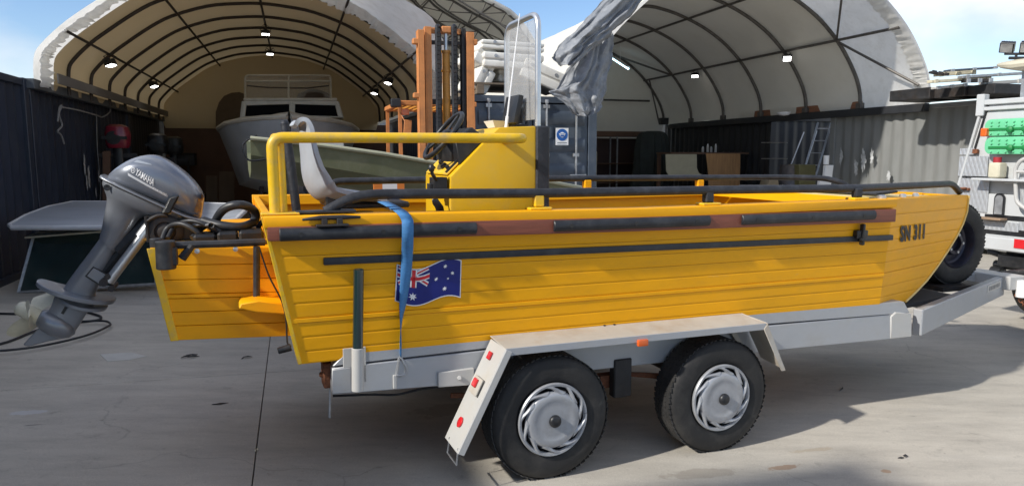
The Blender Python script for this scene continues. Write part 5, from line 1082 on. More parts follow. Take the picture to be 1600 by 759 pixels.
# ================================================================ WHITE FLOAT BLOCKS ON THE MIDDLE CONTAINER
M_FOAM = mat('white_float_plastic', (.72, .71, .66), .5, var=.05, scale=4, dirt=(.5, .46, .36), damt=.45, dscale=5, bump=.04, bscale=10)
def float_block(label, c, size, rot):
    b = thing('float_block', label, 'float block', TF, c, 'white plastic float blocks stacked on the middle container'); c = Vector(c); w, d, h = size
    for k, zc in enumerate((-.26, .26)):
        m = MB(); m.box(c + rot @ Vector((0, 0, zc * h)), (w, d, h * .46), rot); m.build('shell_half', M_FOAM, b, bevel=.045, seg=3)
    m = MB(); m.box(c, (w - .06, d - .06, h * .12), rot); m.build('seam_band', M_FOAM, b)
    m = MB()
    for x in (-.3, .3): m.lathe([(.03, 0), (.03, .012), (.001, .012)], c + rot @ Vector((x * w, -d / 2 - .0, .25 * h)), rot @ Vector((0, -1, 0)), 10)
    m.each('fill_plug', M_GALV, b)
def cblk(x0, y0, x1, y1, t_): a, b = T(x0, y0, t_), T(x1, y1, t_); return (a + b) / 2, abs(b.x - a.x), abs(a.z - b.z)
pal = thing('pallet', 'timber pallet under the white float blocks', 'pallet', TF, (7.2, 1.6, 2.62)); M_WOOD = mat('grey_timber', (.16, .125, .09), .8, var=.3, scale=4, stretch=(1, 6, 6))
for k in range(5): m = MB(); m.span((6.25, .72 + k * .34, 2.78), (8.5, .98 + k * .34, 2.81)); m.build('plank', M_WOOD, pal)
for k in range(3): m = MB(); m.span((6.3 + k * 1.0, .7, 2.62), (6.42 + k * 1.0, 2.4, 2.775)); m.build('bearer', M_WOOD, pal)
c, w, h = cblk(753, 62, 851, 81, .75); float_block('topmost long white float block lying level on the stack', (c.x, 1.2, c.z), (w, .9, h), rotm(y=R(1.5)))
c, w, h = cblk(757, 81, 852, 109, .75); float_block('thick middle white float block under the topmost one', (c.x - .02, 1.22, c.z), (w, .94, h), rotm(y=R(1.5)))
c, w, h = cblk(838, 96, 886, 138, .7); float_block('end white float block drooping at right beside the grey tarpaulin', (c.x - .12, 1.15, c.z - .0), (.75, .9, .34), rotm(y=R(22), z=R(-6)))
c, w, h = cblk(737, 67, 768, 108, .75); float_block('upper left white float block tilted on its edge', (c.x + .06, 1.3, c.z), (.42, .95, .36), rotm(y=R(28), z=R(8)))
c, w, h = cblk(737, 108, 765, 141, .75); float_block('lower left white float block leaning out over the container edge', (c.x + .03, 1.25, c.z), (.42, .9, .30), rotm(y=R(-62), z=R(6)))
c, w, h = cblk(765, 110, 830, 132, .9); float_block('shaded low white float block resting on the pallet', (c.x + .15, 1.5, 2.98), (.8, .8, .24), rotm(z=R(10)))
# ================================================================ GREY TARPAULIN
def tarp_mat():
    m = mat('silver_grey_tarpaulin', (.21, .222, .24), .5, var=.25, scale=3, dirt=(.36, .37, .385), damt=.6, dscale=9, bump=.55, bscale=13, spec=.4); return m
tarp = thing('tarpaulin', 'crumpled silver grey tarpaulin hanging off the right shelter front', 'tarpaulin', TF, (8.7, 0, 3.4)); M_TARP = tarp_mat()
def drape(L_, R_, nu, nv, tb, amp, freq, seed, name):
    A = smooth_path([Vector((*p, 0)) for p in L_], 8); B = smooth_path([Vector((*p, 0)) for p in R_], 8); n = len(A) - 1; m = MB()
    def fn(i, j):
        k = min(int(i * n), n - 1); f = i * n - k; a = A[k].lerp(A[k + 1], f); b = B[k].lerp(B[k + 1], f); p = a.lerp(b, j); edge = math.sin(j * math.pi)
        ww = j * freq * 2 * math.pi + 1.6 * noise.noise(Vector((i * 2.2, j * 2, seed)))
        fold = math.sin(ww) * .5 + .35 * math.sin(ww * 2.3 + 1) ; nz_ = noise.noise(Vector((i * 7, j * 9, seed))) + .25 * noise.noise(Vector((i * 19, j * 23, seed + 4))) + .05 * noise.noise(Vector((i * 43, j * 51, seed + 9)))
        q = T(p.x + 3 * noise.noise(Vector((i * 6, j * 3, seed + 7))) + (2.5 * noise.noise(Vector((i * 21, 1, seed))) if j in (0, 1) else 0), p.y + 2.5 * noise.noise(Vector((i * 9, j * 5, seed + 2))), tb); d = amp * (fold + nz_ * .9) - amp * 1.8 * edge
        return q + Vector((0, d, 0))
    m.grid(fn, nu, nv); return m.build(name, M_TARP, tarp, thick=.006, sharp=150)
drape([(958, -12), (925, 20), (897, 50), (868, 78), (862, 92), (874, 104)], [(1012, -12), (988, 22), (962, 46), (952, 56), (925, 78), (892, 104)], 110, 44, -.25, .06, 2.1, 1.3, 'bunched_roll')
drape([(898, 92), (886, 110), (872, 138), (856, 143), (872, 154), (892, 174), (906, 182)], [(957, 52), (956, 80), (953, 106), (946, 140), (940, 160), (932, 175), (916, 183)], 110, 60, -.05, .065, 1.9, 6.1, 'hanging_fold')
# ================================================================ CABIN BOAT IN THE LEFT SHELTER
M_GEL = mat('cream_gelcoat', (.56, .53, .45), .35, var=.06, dirt=(.25, .22, .17), damt=.4, dscale=4)
M_HUL = mat('pale_blue_grey_hull', (.42, .44, .455), .3, var=.08, dirt=(.18, .18, .17), damt=.5, dscale=3)
M_GLS = mat('dark_window_glass', (.006, .006, .007), .5, var=.1, spec=.03)
cb = thing('cabin_boat', 'pale cabin cruiser with two dark windscreens inside the left shelter', 'cabin boat', TF, (3.3, 6, .4)); CX = 3.27; m = MB(); rings = []; deck = []
for t_, hb, hc, zs_, zc, zk in ((2.55, .03, .02, 2.28, 1.95, 1.75), (2.75, .45, .2, 2.27, 1.6, 1.25), (3.1, .85, .45, 2.24, 1.35, .9), (3.6, 1.17, .72, 2.19, 1.15, .72), (4.3, 1.36, .95, 2.12, 1.02, .64), (5.5, 1.4, 1.1, 2.05, .95, .6), (8.0, 1.34, 1.1, 2.0, .92, .6)):
    r = [Vector((CX - hb, t_, zs_)), Vector((CX - hb * .98, t_, zs_ - .12)), Vector((CX - lerp(hc, hb, .45), t_, lerp(zc, zs_, .42))), Vector((CX - hc, t_, zc)), Vector((CX, t_, zk))]
    rings.append(r + [Vector((2 * CX - p.x, p.y, p.z)) for p in reversed(r[:-1])]); deck.append([Vector((CX + x * hb, t_, zs_ + .10 * (1 - x * x))) for x in (-1, -.66, -.33, 0, .33, .66, 1)])
m.loft(rings, closed=False, caps=False); m.build('hull', M_HUL, cb)
m = MB(); m.loft(deck, closed=False, caps=False); m.build('fore_deck', M_GEL, cb)
for s_ in (0, -1): m = MB(); m.tube([r[s_] + Vector((0, 0, -.0)) for r in rings], .045, 8); m.each('rubbing_band', M_GEL, cb)
fw = lambda px, py: T(px, py, 4.0)
L0_, L1_, R1_, R0_ = fw(377, 184), fw(380, 158), fw(527, 158), fw(535, 184); mid_b, mid_t = fw(456, 184), fw(456, 156)
def winframe(a, b, c, d, ia, ib, ic, id_, name):
    m = MB(); outer = [a, b, c, d]; inner = [ia, ib, ic, id_]; th = Vector((0, .06, 0))
    for k in range(4): m.hexa([outer[k], outer[(k + 1) % 4], inner[(k + 1) % 4], inner[k]], [p + th for p in (outer[k], outer[(k + 1) % 4], inner[(k + 1) % 4], inner[k])])
    o = m.build(name, M_GEL, cb, bevel=.006); m = MB(); m.hexa([p + th * .5 for p in inner], [p + th * .7 for p in inner]); m.build('window_pane', M_GLS, o)
winframe(L0_, mid_b, mid_t, L1_, fw(383, 182), fw(452, 180), fw(452, 163), fw(385, 165), 'window_frame'); winframe(mid_b, R0_, R1_, mid_t, fw(461, 180), fw(528, 182), fw(524, 165), fw(461, 163), 'window_frame')
m = MB(); q = [L1_ + Vector((0, -.02, 0)), R1_ + Vector((0, -.02, 0)), R1_ + Vector((-.05, 2.6, .05)), L1_ + Vector((.05, 2.6, .05))]; m.hexa(q, [p + Vector((0, 0, .06)) for p in q]); m.build('cabin_roof', M_GEL, cb, bevel=.02)
for a, b in ((L0_, L1_), (R0_, R1_)): m = MB(); q = [a + Vector((0, .06, 0)), a + Vector((0, 2.6, -.1)), b + Vector((0, 2.6, 0)), b + Vector((0, .06, 0))]; m.hexa(q, [p + Vector((.03 if a is R0_ else -.03, 0, 0)) for p in q]); m.build('cabin_side', M_GEL, cb)
m = MB(); f4 = lambda px, py: T(px, py, 5.2)
for pts in (((383, 157), (383, 118), (517, 118), (517, 157)), ((451, 157), (451, 118)), ((383, 127), (517, 127))): m.tube(fillet([f4(*p) for p in pts], .08), .022, 8)
m.build('flybridge_frame', M_GEL, cb)
m = MB(); m.hexa([f4(385, 155), f4(515, 155), f4(515, 120), f4(385, 120)], [p + Vector((0, .01, 0)) for p in (f4(385, 155), f4(515, 155), f4(515, 120), f4(385, 120))]); m.build('clear_curtain', mat('clear_vinyl', (.35, .3, .22), .25, alpha=.25), cb)
m = MB(); m.tube([f4(386, 134), f4(420, 137), f4(480, 138), f4(514, 134)], .015, 6); m.lathe([(.001, 0), (.4, .0), (.34, .16), (.15, .25), (.001, .27)], f4(492, 157) + Vector((0, .3, 0)), (0, 0, 1), 16); m.build('flybridge_seat', mat('dark_brown_vinyl', (.05, .035, .025), .6), cb)
m = MB()
for t_ in (3.4, 6.5):
    for s_ in (-1, 1): m.tube([Vector((CX + s_ * .75, t_, -.1)), Vector((CX + s_ * .55, t_, 1.0))], .04, 8)
    m.span((CX - .8, t_ - .06, .45), (CX + .8, t_ + .06, .56))
m.each('boat_stand', M_DARK, cb)
# ================================================================ HARDTOP, GLASS FRAME AND BOARD AGAINST THE LEFT WALL
gl = thing('framed_glass', 'large pane of tinted glass in a bare aluminium frame leaning under the hardtop', 'glass frame', WF, (-4.5, 7.9, .05))
def PY(px, py, Y): return cut(WF, px, py, (0, 1, 0), Y)
bl, br_, tr_, tl = PY(29, 457, 7.85), PY(244, 444, 8.1), PY(246, 352, 8.25), PY(53, 368, 8.05)
def frame_bar(m, a, b, w=.02): m.tube([a, b], w, 4)
m = MB(); 
for a, b in ((bl, br_), (br_, tr_), (tr_, tl), (tl, bl)): frame_bar(m, a, b)
m.build('frame', M_GALV, gl)
m = MB(); m.hexa([bl, br_, tr_, tl], [p + Vector((0, .008, 0)) for p in (bl, br_, tr_, tl)]); m.build('glass_pane', mat('green_tinted_glass', (.015, .035, .035), .08, var=.3, dirt=(.10, .11, .10), damt=.55, dscale=2.5, alpha=.9, spec=.7), gl)
def slab(pts, th, name, label, cat, mt, bevel=.015):
    base = sum(pts, Vector()) / len(pts); o = thing(name, label, cat, WF, base); m = MB(); m.prism(pts, (0, 0, -th)); return o, m.build('panel', mt, o, bevel=bevel, seg=2)
hp = [PY(15, 349, 7.75), PY(18, 353, 7.65), PY(160, 353, 7.7), PY(300, 348, 8.0), PY(368, 341, 8.3)] + [PY(383, 327, 9.1), PY(372, 318.5, 9.6), PY(300, 316, 9.75), PY(160, 314.5, 9.75), PY(112, 314.5, 9.7), PY(75, 322, 9.1), PY(40, 335, 8.3)]
ht_, pn = slab(hp, .05, 'boat_hardtop', 'pale grey fibreglass boat hardtop lying over the glass frame by the navy wall', 'hardtop', mat('grey_fibreglass', (.36, .39, .43), .35, var=.12, scale=2, dirt=(.24, .26, .29), damt=.6, dscale=3, stretch=(.5, 2, 1)))
m = MB(); m.tube([p + Vector((0, 0, -.02)) for p in hp], .028, 8, closed=True); m.build('moulded_rim', mat('white_gel_rim', (.55, .56, .57), .35), ht_)
m = MB()
for px, Y in ((70, 8.6), (340, 8.8)): a = PY(px, 345, Y); m.span((a.x - .05, Y - .05, -.05), (a.x + .05, Y + .05, a.z - .1))
m.each('support_leg', M_DARK, ht_)
bp2 = [PY(38, 370, 7.85), PY(160, 360.5, 7.95), PY(160, 357, 8.6), PY(60, 361, 8.6)]
slab(bp2, .02, 'board', 'thin pale board lying between the hardtop and the glass frame', 'board', M_CRM, .004)
m = MB(); m.tube([PY(118, 372, 8.9), PY(120, 420, 8.95), PY(110, 455, 8.9)], .02, 6); 
# ropes on the navy wall
for lab, pts in (('frayed grey rope hanging from a hook on the navy wall', ((90, 190), (93, 168), (97, 166), (92, 178), (97, 196), (90, 205), (96, 212), (100, 225))), ('long grey rope slung along the top of the navy wall', ((93, 167), (120, 172), (150, 180), (160, 183), (172, 174), (168, 160), (150, 153), (128, 148))), ('grey cord dangling straight down the navy wall', ((151, 181), (152, 230), (157, 290), (156, 318)))):
    p3_ = [TS(*p, .03) for p in pts]; m = MB(); m.tube(smooth_path(p3_, 5), .013 if 'cord' not in lab else .007, 6); tag(m.build('rope', mat('grey_rope', (.25, .25, .25), .8, var=.3, scale=60, bump=.3), frame=TF), lab, 'rope')
# spare outboards on stands along the wall
def stored_outboard(label, px, py, t_, scale, cowl_mat, name='stored_outboard'):
    p = T(px, py, t_); o = thing(name, label, 'outboard motor', TF, (p.x, t_, 0), None); m = MB(); s = scale
    m.loft([super_ring(p + Vector((-.16 * s * k_, 0, zz * s)), p + Vector((.2 * s * k_, 0, (zz + .0) * s)), Vector((0, 1, 0)), .15 * s * k_, 16, 3) for zz, k_ in ((-.18, .85), (-.12, 1), (.05, 1.05), (.16, .9), (.2, .5))]); m.build('cowling', cowl_mat, o)
    m = MB(); m.lathe([(.001, -.02), (.1 * s, -.02), (.11 * s, 0), (.04 * s, .01), (.001, .0)], p + Vector((-.02, -.15 * s, -.02)), (0, -1, 0), 16); m.box(p + Vector((0, -.13 * s, -.02)), (.36 * s, .1, .05)); m.build('starter_cover', M_BLK, o)
    m = MB(); m.loft([super_ring(p + Vector((-.07 * s, 0, zz)), p + Vector((.09 * s, 0, zz)), Vector((0, 1, 0)), .05 * s, 12) for zz in (-.18 * s, -.5 * s, -.9 * s)]); m.box(p + Vector((0, 0, -.86 * s)), (.3 * s, .16 * s, .02)); m.loft([super_ring(p + Vector((-.1 * s, 0, zz)), p + Vector((.06 * s, 0, zz)), Vector((0, 1, 0)), .03 * s, 12) for zz in (-.9 * s, -1.1 * s, -1.2 * s)]); m.build('leg', M_BLK, o)
    m = MB(); m.tube([p + Vector((-.3, 0, -.3 * s)), p + Vector((-.35, 0, -p.z - .1))], .025, 6); m.tube([p + Vector((.3, 0, -.3 * s)), p + Vector((.35, 0, -p.z - .1))], .025, 6); m.span(p + Vector((-.32, -.03, -.33 * s)), p + Vector((.32, .03, -.26 * s))); m.build('stand', M_DARK, o)
stored_outboard('red and black outboard motor on a stand beside the navy wall', 182, 214, 3.3, 1.1, mat('red_cowl', (.20, .012, .03), .3, coat=.4))
stored_outboard('black outboard motor hung behind the red one', 245, 225, 5.6, 1.1, M_BLK)
stored_outboard('second black outboard motor further back by the board wall', 270, 228, 7.2, 1.1, M_BLK)
def upright(label, name, cat, pts, t_, depth, mt, bevel=.006, group=None):
    q = [T(*p, t_) for p in pts]; c = sum(q, Vector()) / len(q); o = thing(name, label, cat, TF, (c.x, t_, min(p.z for p in q)), group); m = MB(); m.prism(q, (0, depth, 0)); m.build('panel', mt, o, bevel=bevel); return o
M_CARD = mat('dull_brown_card', (.17, .115, .07), .8, var=.2, dirt=(.09, .06, .04), damt=.5)
upright('tall brown board leaning beside the cabin boat', 'plywood_sheet', 'plywood', ((342, 360), (342, 268), (366, 268), (366, 360)), 7.6, .04, M_CARD)
upright('narrow brown board left of the taller one', 'plywood_sheet', 'plywood', ((322, 360), (322, 275), (340, 275), (340, 360)), 7.8, .04, M_CARD)
upright('dark brown sheet standing by the spare outboards', 'plywood_sheet', 'plywood', ((160, 400), (160, 236), (172, 236), (172, 400)), 3.0, .05, M_BRN)
ar = [(337, 200), (337, 175), (342, 160), (350, 150), (362, 145), (374, 144), (382, 147), (382, 200)]
upright('dark brown arched panel against the back of the left shelter', 'arched_panel', 'panel', ar, 9.7, .05, mat('arch_brown', (.14, .10, .065), .7, var=.15))
for k, (px, py, w_, h_, t_) in enumerate(((205, 300, .5, .5, 4.2), (222, 285, .45, .4, 4.9), (300, 330, .6, .8, 8.2), (255, 300, .5, .6, 6.4), (288, 250, .5, .3, 9.2))):
    c = T(px, py, t_); o = thing('storage_crate', ['dark crate nearest the red outboard stand', 'dark crate behind the nearest crate at the navy wall', 'larger dark crate at the back of the left shelter', 'dark crate below the second black outboard', 'small dark crate high on the shelf by the back wall'][k], 'crate', TF, (c.x, t_, 0), 'dark crates along the left shelter wall'); m = MB()
    z0 = -.1 if k != 4 else c.z - .15; z1 = c.z + h_ / 2 if k != 4 else c.z + .15
    m.span((c.x - w_ / 2, t_, z0), (c.x + w_ / 2, t_ + .5, z1)); m.build('crate_body', M_BRN if k % 2 else M_CNV2, o, bevel=.02)
    m = MB(); m.span((c.x - w_ / 2 - .015, t_ - .015, z1 - .005), (c.x + w_ / 2 + .015, t_ + .515, z1 + .03)); m.build('crate_lid', M_DARK, o, bevel=.01)
# ================================================================ INSIDE THE RIGHT SHELTER
sh = thing('storage_shelf', 'steel shelf unit with a brown timber top at the back of the right shelter', 'shelf', TF, (11.6, 9.0, 0)); t_ = 9.0
a, b = T(930, 213, t_), T(1032, 213, t_)
for x in (a.x, (a.x * 2 + b.x) / 3, b.x): 
    for dt_ in (0, .5): m = MB(); m.span((x - .02, t_ + dt_ - .02, -.15), (x + .02, t_ + dt_ + .02, a.z)); m.build('upright_post', M_GALV, sh)
m = MB(); m.span((a.x - .1, t_ - .1, a.z), (b.x + .1, t_ + .6, T(930, 205, t_).z)); m.build('timber_top', M_BRN, sh, bevel=.006)
for y in (255, 285): z = T(940, y, t_).z; m = MB(); m.span((a.x + .025, t_ - .025, z - .03), (b.x - .025, t_ + .55, z)); m.build('shelf_board', M_BRN, sh)
m = MB(); m.span((a.x + .05, t_ + .56, 0), (b.x - .05, t_ + .58, a.z - .05)); m.build('back_panel', mat('dark_red_brown', (.06, .035, .03), .8), sh)
upright('pale cardboard strip standing left of the steel shelf', 'board', 'board', ((921, 300), (922, 236), (933, 237), (932, 300)), 8.2, .03, M_CRM)
dc = thing('draped_stack', 'tall stack under a dark green cloth in the right shelter', 'covered stack', TF, (12.4, 7.6, 0)); t_ = 7.6
m = MB(); A = [T(*p, t_) for p in ((985, 300), (992, 262), (994, 230), (1000, 208), (1012, 204))]; B = [T(*p, t_) for p in ((1048, 300), (1046, 262), (1044, 232), (1040, 212), (1030, 206))]
rings = []
for i, (p, q) in enumerate(zip(smooth_path(A, 4), smooth_path(B, 4))):
    c = (p + q) / 2; r = (q - p).length / 2; rings.append([c + Vector((math.cos(k * 2 * math.pi / 40) * r * (1 + .06 * math.sin(k * 1.9 + i * .1)), math.sin(k * 2 * math.pi / 40) * r * .7 * (1 + .10 * math.sin(k * 2.3)), 0)) for k in range(40)])
m.loft(rings); m.build('cloth', mat('dark_green_cloth', (.02, .026, .024), .8, var=.4, scale=5), dc)
upright('pale plywood board with rounded lower corners in the right shelter', 'plywood_sheet', 'plywood', ((1040, 241), (1089, 241), (1089, 262), (1092, 270), (1100, 275), (1046, 275), (1041, 268)), 5.6, .02, mat('pale_ply', (.40, .36, .25), .6, var=.08))
upright('orange brown plywood board with a curved left edge in the right shelter', 'plywood_sheet', 'plywood', ((1103, 240), (1157, 240), (1156, 320), (1106, 320), (1107, 275), (1105, 255)), 5.5, .02, mat('orange_ply', (.36, .19, .075), .6, var=.25, scale=3, stretch=(5, 1, .6)))
wb = thing('workbench', 'brown workbench behind the plywood boards in the right shelter', 'workbench', TF, (13, 6, 0)); a, b = T(1040, 238, 6.0), T(1160, 238, 6.0)
m = MB(); m.span((a.x, 5.7, a.z - .05), (b.x, 6.5, a.z)); m.build('bench_top', M_BRN, wb); m = MB(); m.span((a.x + .02, 5.75, .0), (b.x - .02, 5.8, .75)); m.build('bench_front', mat('rust_brown_panel', (.12, .05, .03), .7, var=.3), wb)
for x in (a.x + .05, b.x - .05): m = MB(); m.span((x - .04, 6.4, -.15), (x + .04, 6.48, a.z - .05)); m.build('leg', M_BRN, wb)
for k, (px, y0) in enumerate(((1098, 229), (1105.5, 225), (1111, 229), (1118, 225))):
    a = T(px, 238, 6.0); h_ = T(px, y0, 6.0).z - a.z; o = thing('spray_can', ['first', 'second', 'third', 'last'][k] + ' white spray can from the left on the workbench', 'spray can', TF, a, 'spray cans on the workbench'); m = MB(); m.lathe([(.03, 0), (.032, .01), (.032, h_ * .75), (.02, h_ * .85)], a, (0, 0, 1), 12, caps=True); m.build('can', M_ALUW, o); m = MB(); m.lathe([(.016, h_ * .85), (.016, h_), (.001, h_)], a, (0, 0, 1), 10); m.build('nozzle', M_WHT, o)
a, b = T(1222, 259, 3.0), T(1250, 259, 3.0); r = (b.x - a.x) / 2; dr = thing('steel_drum', 'dark steel drum full of offcuts near the grey container', 'drum', TF, ((a.x + b.x) / 2, 3.0, 0)); c = Vector(((a.x + b.x) / 2, 3.0, -.15))
m = MB(); H_ = a.z + .15; m.lathe([(r, 0), (r, H_ * .32), (r * 1.04, H_ * .34), (r, H_ * .36), (r, H_ * .66), (r * 1.04, H_ * .68), (r, H_ * .7), (r, H_), (r * 1.05, H_ + .02), (r * .95, H_ + .02), (r * .93, H_ * .5), (.001, H_ * .5)], c, (0, 0, 1), 28); m.build('drum_body', mat('drum_grey', (.09, .085, .09), .5, .3, var=.4, dirt=(.15, .1, .08), damt=.5), dr)
upright('olive box standing right of the steel drum', 'storage_box', 'box', ((1249, 300), (1249, 257), (1275, 257), (1275, 300)), 2.6, .4, mat('olive_box', (.12, .11, .045), .6, var=.15), .015)
upright('white polystyrene sheet leaning on the grey container', 'foam_sheet', 'foam sheet', ((1278, 305), (1281, 281), (1288, 280), (1290, 258), (1303, 258), (1297, 305)), 2.0, .08, M_WHT, .01)
upright('small tan carton beside the steel drum', 'carton', 'carton', ((1195, 300), (1202, 281), (1216, 280), (1219, 300)), 2.9, .3, mat('tan_carton', (.25, .2, .13), .7), .01)
a = T(1291, 250, 2.0); o = thing('paper_roll', 'short white paper roll on the polystyrene sheet', 'paper roll', TF, a); m = MB(); m.lathe([(.035, -.1), (.06, -.1), (.06, .1), (.035, .1)], a, (0, 0, 1), 16, caps=True); m.build('roll', M_WHT, o)
for k, (p0, p1, lab) in enumerate((((1234, 262), (1256, 207), 'leftmost aluminium pole leaning behind the steel drum'), ((1258, 262), (1276, 205), 'middle aluminium pole leaning behind the olive box'))):
    a, b = T(*p0, 3.4), T(*p1, 4.4); a0 = a + (a - b) * .8; m = MB(); m.tube([a0, b], .016, 8); tag(m.build('pole', M_GALV, frame=TF), lab, 'pole', 'poles leaning in the right shelter')
ld = thing('ladder', 'aluminium ladder leaning against the corner of the grey container', 'ladder', TF, (14.9, 3.0, 0)); a, b = T(1276, 270, 2.9), T(1299, 192, 3.1); a0 = a + (a - b) * .7
for dx in (-.38, 0): m = MB(); m.tube([a0 + Vector((dx, 0, 0)), b + Vector((dx, .0, 0))], .028, 4); m.build('ladder_rail', M_GALV, ld)
for k in range(7): f = (k + .5) / 7; c = a0.lerp(b, f); m = MB(); m.tube([c, c + Vector((-.38, 0, 0))], .015, 6); m.build('rung', M_GALV, ld)
for y, lab in ((223, 'upper steel rail fixed across the dark container wall'), (248, 'lower steel rail fixed across the dark container wall')):
    a, b = TS(1190, y, 15.05), TS(1230, y, 15.05); m = MB(); m.tube([a, b], .012, 6); tag(m.build('wall_rail', M_GALV, frame=TF), lab, 'rail')
dm_ = TS(1225, 178, 14.9); o = thing('dome_lamp', 'round white dome lamp under the eave of the right shelter', 'lamp', TF, dm_); m = MB(); m.lathe([(.001, -.05), (.12, -.03), (.16, .02), (.16, .04), (.001, .05)], dm_, (0, 0, 1), 20); m.build('lamp_dome', M_WHT, o)
pj = T(1037, 195, 8.4); o = thing('camera_fixture', 'small white cylinder fixture on the rear hoop of the right shelter', 'fixture', TF, pj); m = MB(); m.tube([pj + Vector((0, 0, -.0)), pj + Vector((0, 0, -.25))], .05, 10); m.build('cylinder_body', M_WHT, o); m = MB(); m.box(pj + Vector((0, 0, .1)), (.25, .15, .2)); m.build('mount_box', M_BLK, o)
# ================================================================ WHITE UTILITY VEHICLE AT THE RIGHT
M_UTE = mat('white_vehicle_paint', (.52, .535, .54), .32, var=.03, dirt=(.48, .45, .40), damt=.35, dscale=4, coat=.4)
def checker():
    m = bpy.data.materials.new('checker_plate'); m.use_nodes = True; nt = m.node_tree; N = nt.nodes; L = nt.links; b = N['Principled BSDF']; b.inputs['Base Color'].default_value = (.56, .58, .6, 1); b.inputs['Metallic'].default_value = .55; b.inputs['Roughness'].default_value = .42
    tc = N.new('ShaderNodeTexCoord'); hs = []
    for ang in (45, -45):
        mp = N.new('ShaderNodeMapping'); mp.inputs['Rotation'].default_value = (R(ang), 0, 0); mp.inputs['Scale'].default_value = (1, 32, 12); L.new(tc.outputs['Object'], mp.inputs['Vector'])
        v = N.new('ShaderNodeTexVoronoi'); v.inputs['Scale'].default_value = 1; v.inputs['Randomness'].default_value = 0; L.new(mp.outputs['Vector'], v.inputs['Vector']); hs.append(v.outputs['Distance'])
    mn = N.new('ShaderNodeMath'); mn.operation = 'MINIMUM'; L.new(hs[0], mn.inputs[0]); L.new(hs[1], mn.inputs[1]); bp = N.new('ShaderNodeBump'); bp.invert = True; bp.inputs['Strength'].default_value = .6; bp.inputs['Distance'].default_value = .01; L.new(mn.outputs[0], bp.inputs['Height']); L.new(bp.outputs['Normal'], b.inputs['Normal'])
    return m
M_CHK = checker()
UR = 5.45
def ur(px, py, u=UR): return PU(px, py, u)
ute = thing('utility_vehicle', 'white utility vehicle with a rear canopy towing the boat trailer', 'utility vehicle', BF, (7.4, VC, -.1))
vL, vR = ur(1497, 290).y, VC * 2 - ur(1497, 290).y
vt = ur(1537, 165); zc0 = ur(1510, 300).z; ztop = vt.z
# canopy shell with sloping far side
sec = [(vL, zc0), (vt.y, ztop), (2 * VC - vt.y, ztop), (2 * VC - vL, zc0)]
m = MB(); m.prism([Vector((UR, y, z)) for y, z in sec], (1.9, 0, 0)); m.build('canopy', M_UTE, ute, bevel=.02, seg=2)
m = MB(); m.tube([Vector((UR - .012, vL + .0, zc0)), Vector((UR - .012, vt.y - .0, ztop))], .018, 6); m.build('canopy_edge_trim', M_UTE, ute); m = MB(); m.tube([Vector((UR - .01, vL - .05, zc0)), Vector((UR - .01, vt.y - .05, ztop))], .01, 6); m.build('door_seal', M_BLK, ute)
for y0, y1 in ((157, 165), (168, 174)):
    a, b = ur(1533, y1), ur(1533, y0); m = MB(); m.span((UR - .03, 2 * VC - a.y, a.z), (UR + .03, a.y - .02, b.z)); m.build('roof_bar', M_UTE, ute, bevel=.006)
a, b = ur(1532, 182), ur(1532, 148); m = MB(); m.span((UR - .04, a.y - .05, a.z), (UR + .04, a.y + .03, b.z)); m.build('rack_post', M_UTE, ute, bevel=.008)
# lower body
zb_ = ur(1560, 385).z; m = MB(); m.span((UR - .01, 2 * VC - vL, zb_), (UR + 2.0, vL, zc0 - .002)); m.build('tray_body', M_UTE, ute, bevel=.015, seg=2)
def panel(x0, y0, x1, y1, name, mt, off=.016, th=.008, bevel=.002, parent=ute):
    a, b = ur(x0, y0), ur(x1, y1); m = MB(); m.span((UR - off - th, min(a.y, b.y), min(a.z, b.z)), (UR - off, max(a.y, b.y), max(a.z, b.z))); return m.build(name, mt, parent, bevel=bevel)
panel(1501, 244, 1544, 276, 'checker_panel', M_CHK, .012); panel(1500, 278, 1544, 332, 'checker_panel', M_CHK, .014); panel(1502, 232, 1524, 242, 'checker_panel', M_CHK, .012)
panel(1541, 344, 1593, 363, 'checker_panel', M_CHK, .012); panel(1595, 346, 1660, 366, 'checker_panel', M_CHK, .012)
panel(1540, 341, 1660, 343.2, 'panel_gap', M_BLK, .012, .004, 0); panel(1540, 364, 1660, 366, 'panel_gap', M_BLK, .012, .004, 0); panel(1500, 276.5, 1577, 277.9, 'panel_gap', M_BLK, .012, .012, 0)
panel(1524, 233, 1531, 240, 'lamp_bracket', M_RUST, .014, .03)
p = ur(1510, 295); m = MB(); m.span((UR - .06, p.y - .06, p.z - .012), (UR - .022, p.y + .06, p.z + .012)); m.tube([p + Vector((-.06, .05, 0)), p + Vector((-.07, -.05, .01))], .012, 6); m.build('door_latch', M_RUST, ute, bevel=.004)
a, b = ur(1554, 337), ur(1574, 302); yc = (a.y + b.y) / 2; hw_ = abs(a.y - b.y) / 2
def arch(hw_, z0, z1, n=10): return [Vector((0, yc - hw_, z0))] + [Vector((0, yc - hw_ * math.cos(k / n * math.pi), z1 - hw_ + hw_ * math.sin(k / n * math.pi))) for k in range(n + 1)] + [Vector((0, yc + hw_, z0))]
m = MB(); m.prism([p + Vector((UR - .03, 0, 0)) for p in arch(hw_, a.z, b.z)], (.015, 0, 0)); m.build('access_hole_rim', M_BLK, ute, bevel=.003)
m = MB(); m.prism([p + Vector((UR - .036, 0, 0)) for p in arch(hw_ * .72, a.z + .02, b.z - .02)], (.01, 0, 0)); m.build('access_hole_back', M_GALV, ute)
a, b = ur(1535, 341), ur(1577, 333); m = MB(); m.span((UR - .12, b.y, a.z), (UR - .016, a.y, a.z + .02)); m.build('step_shelf', mat('grimy_step', (.25, .17, .11), .7, var=.3), ute, bevel=.004)
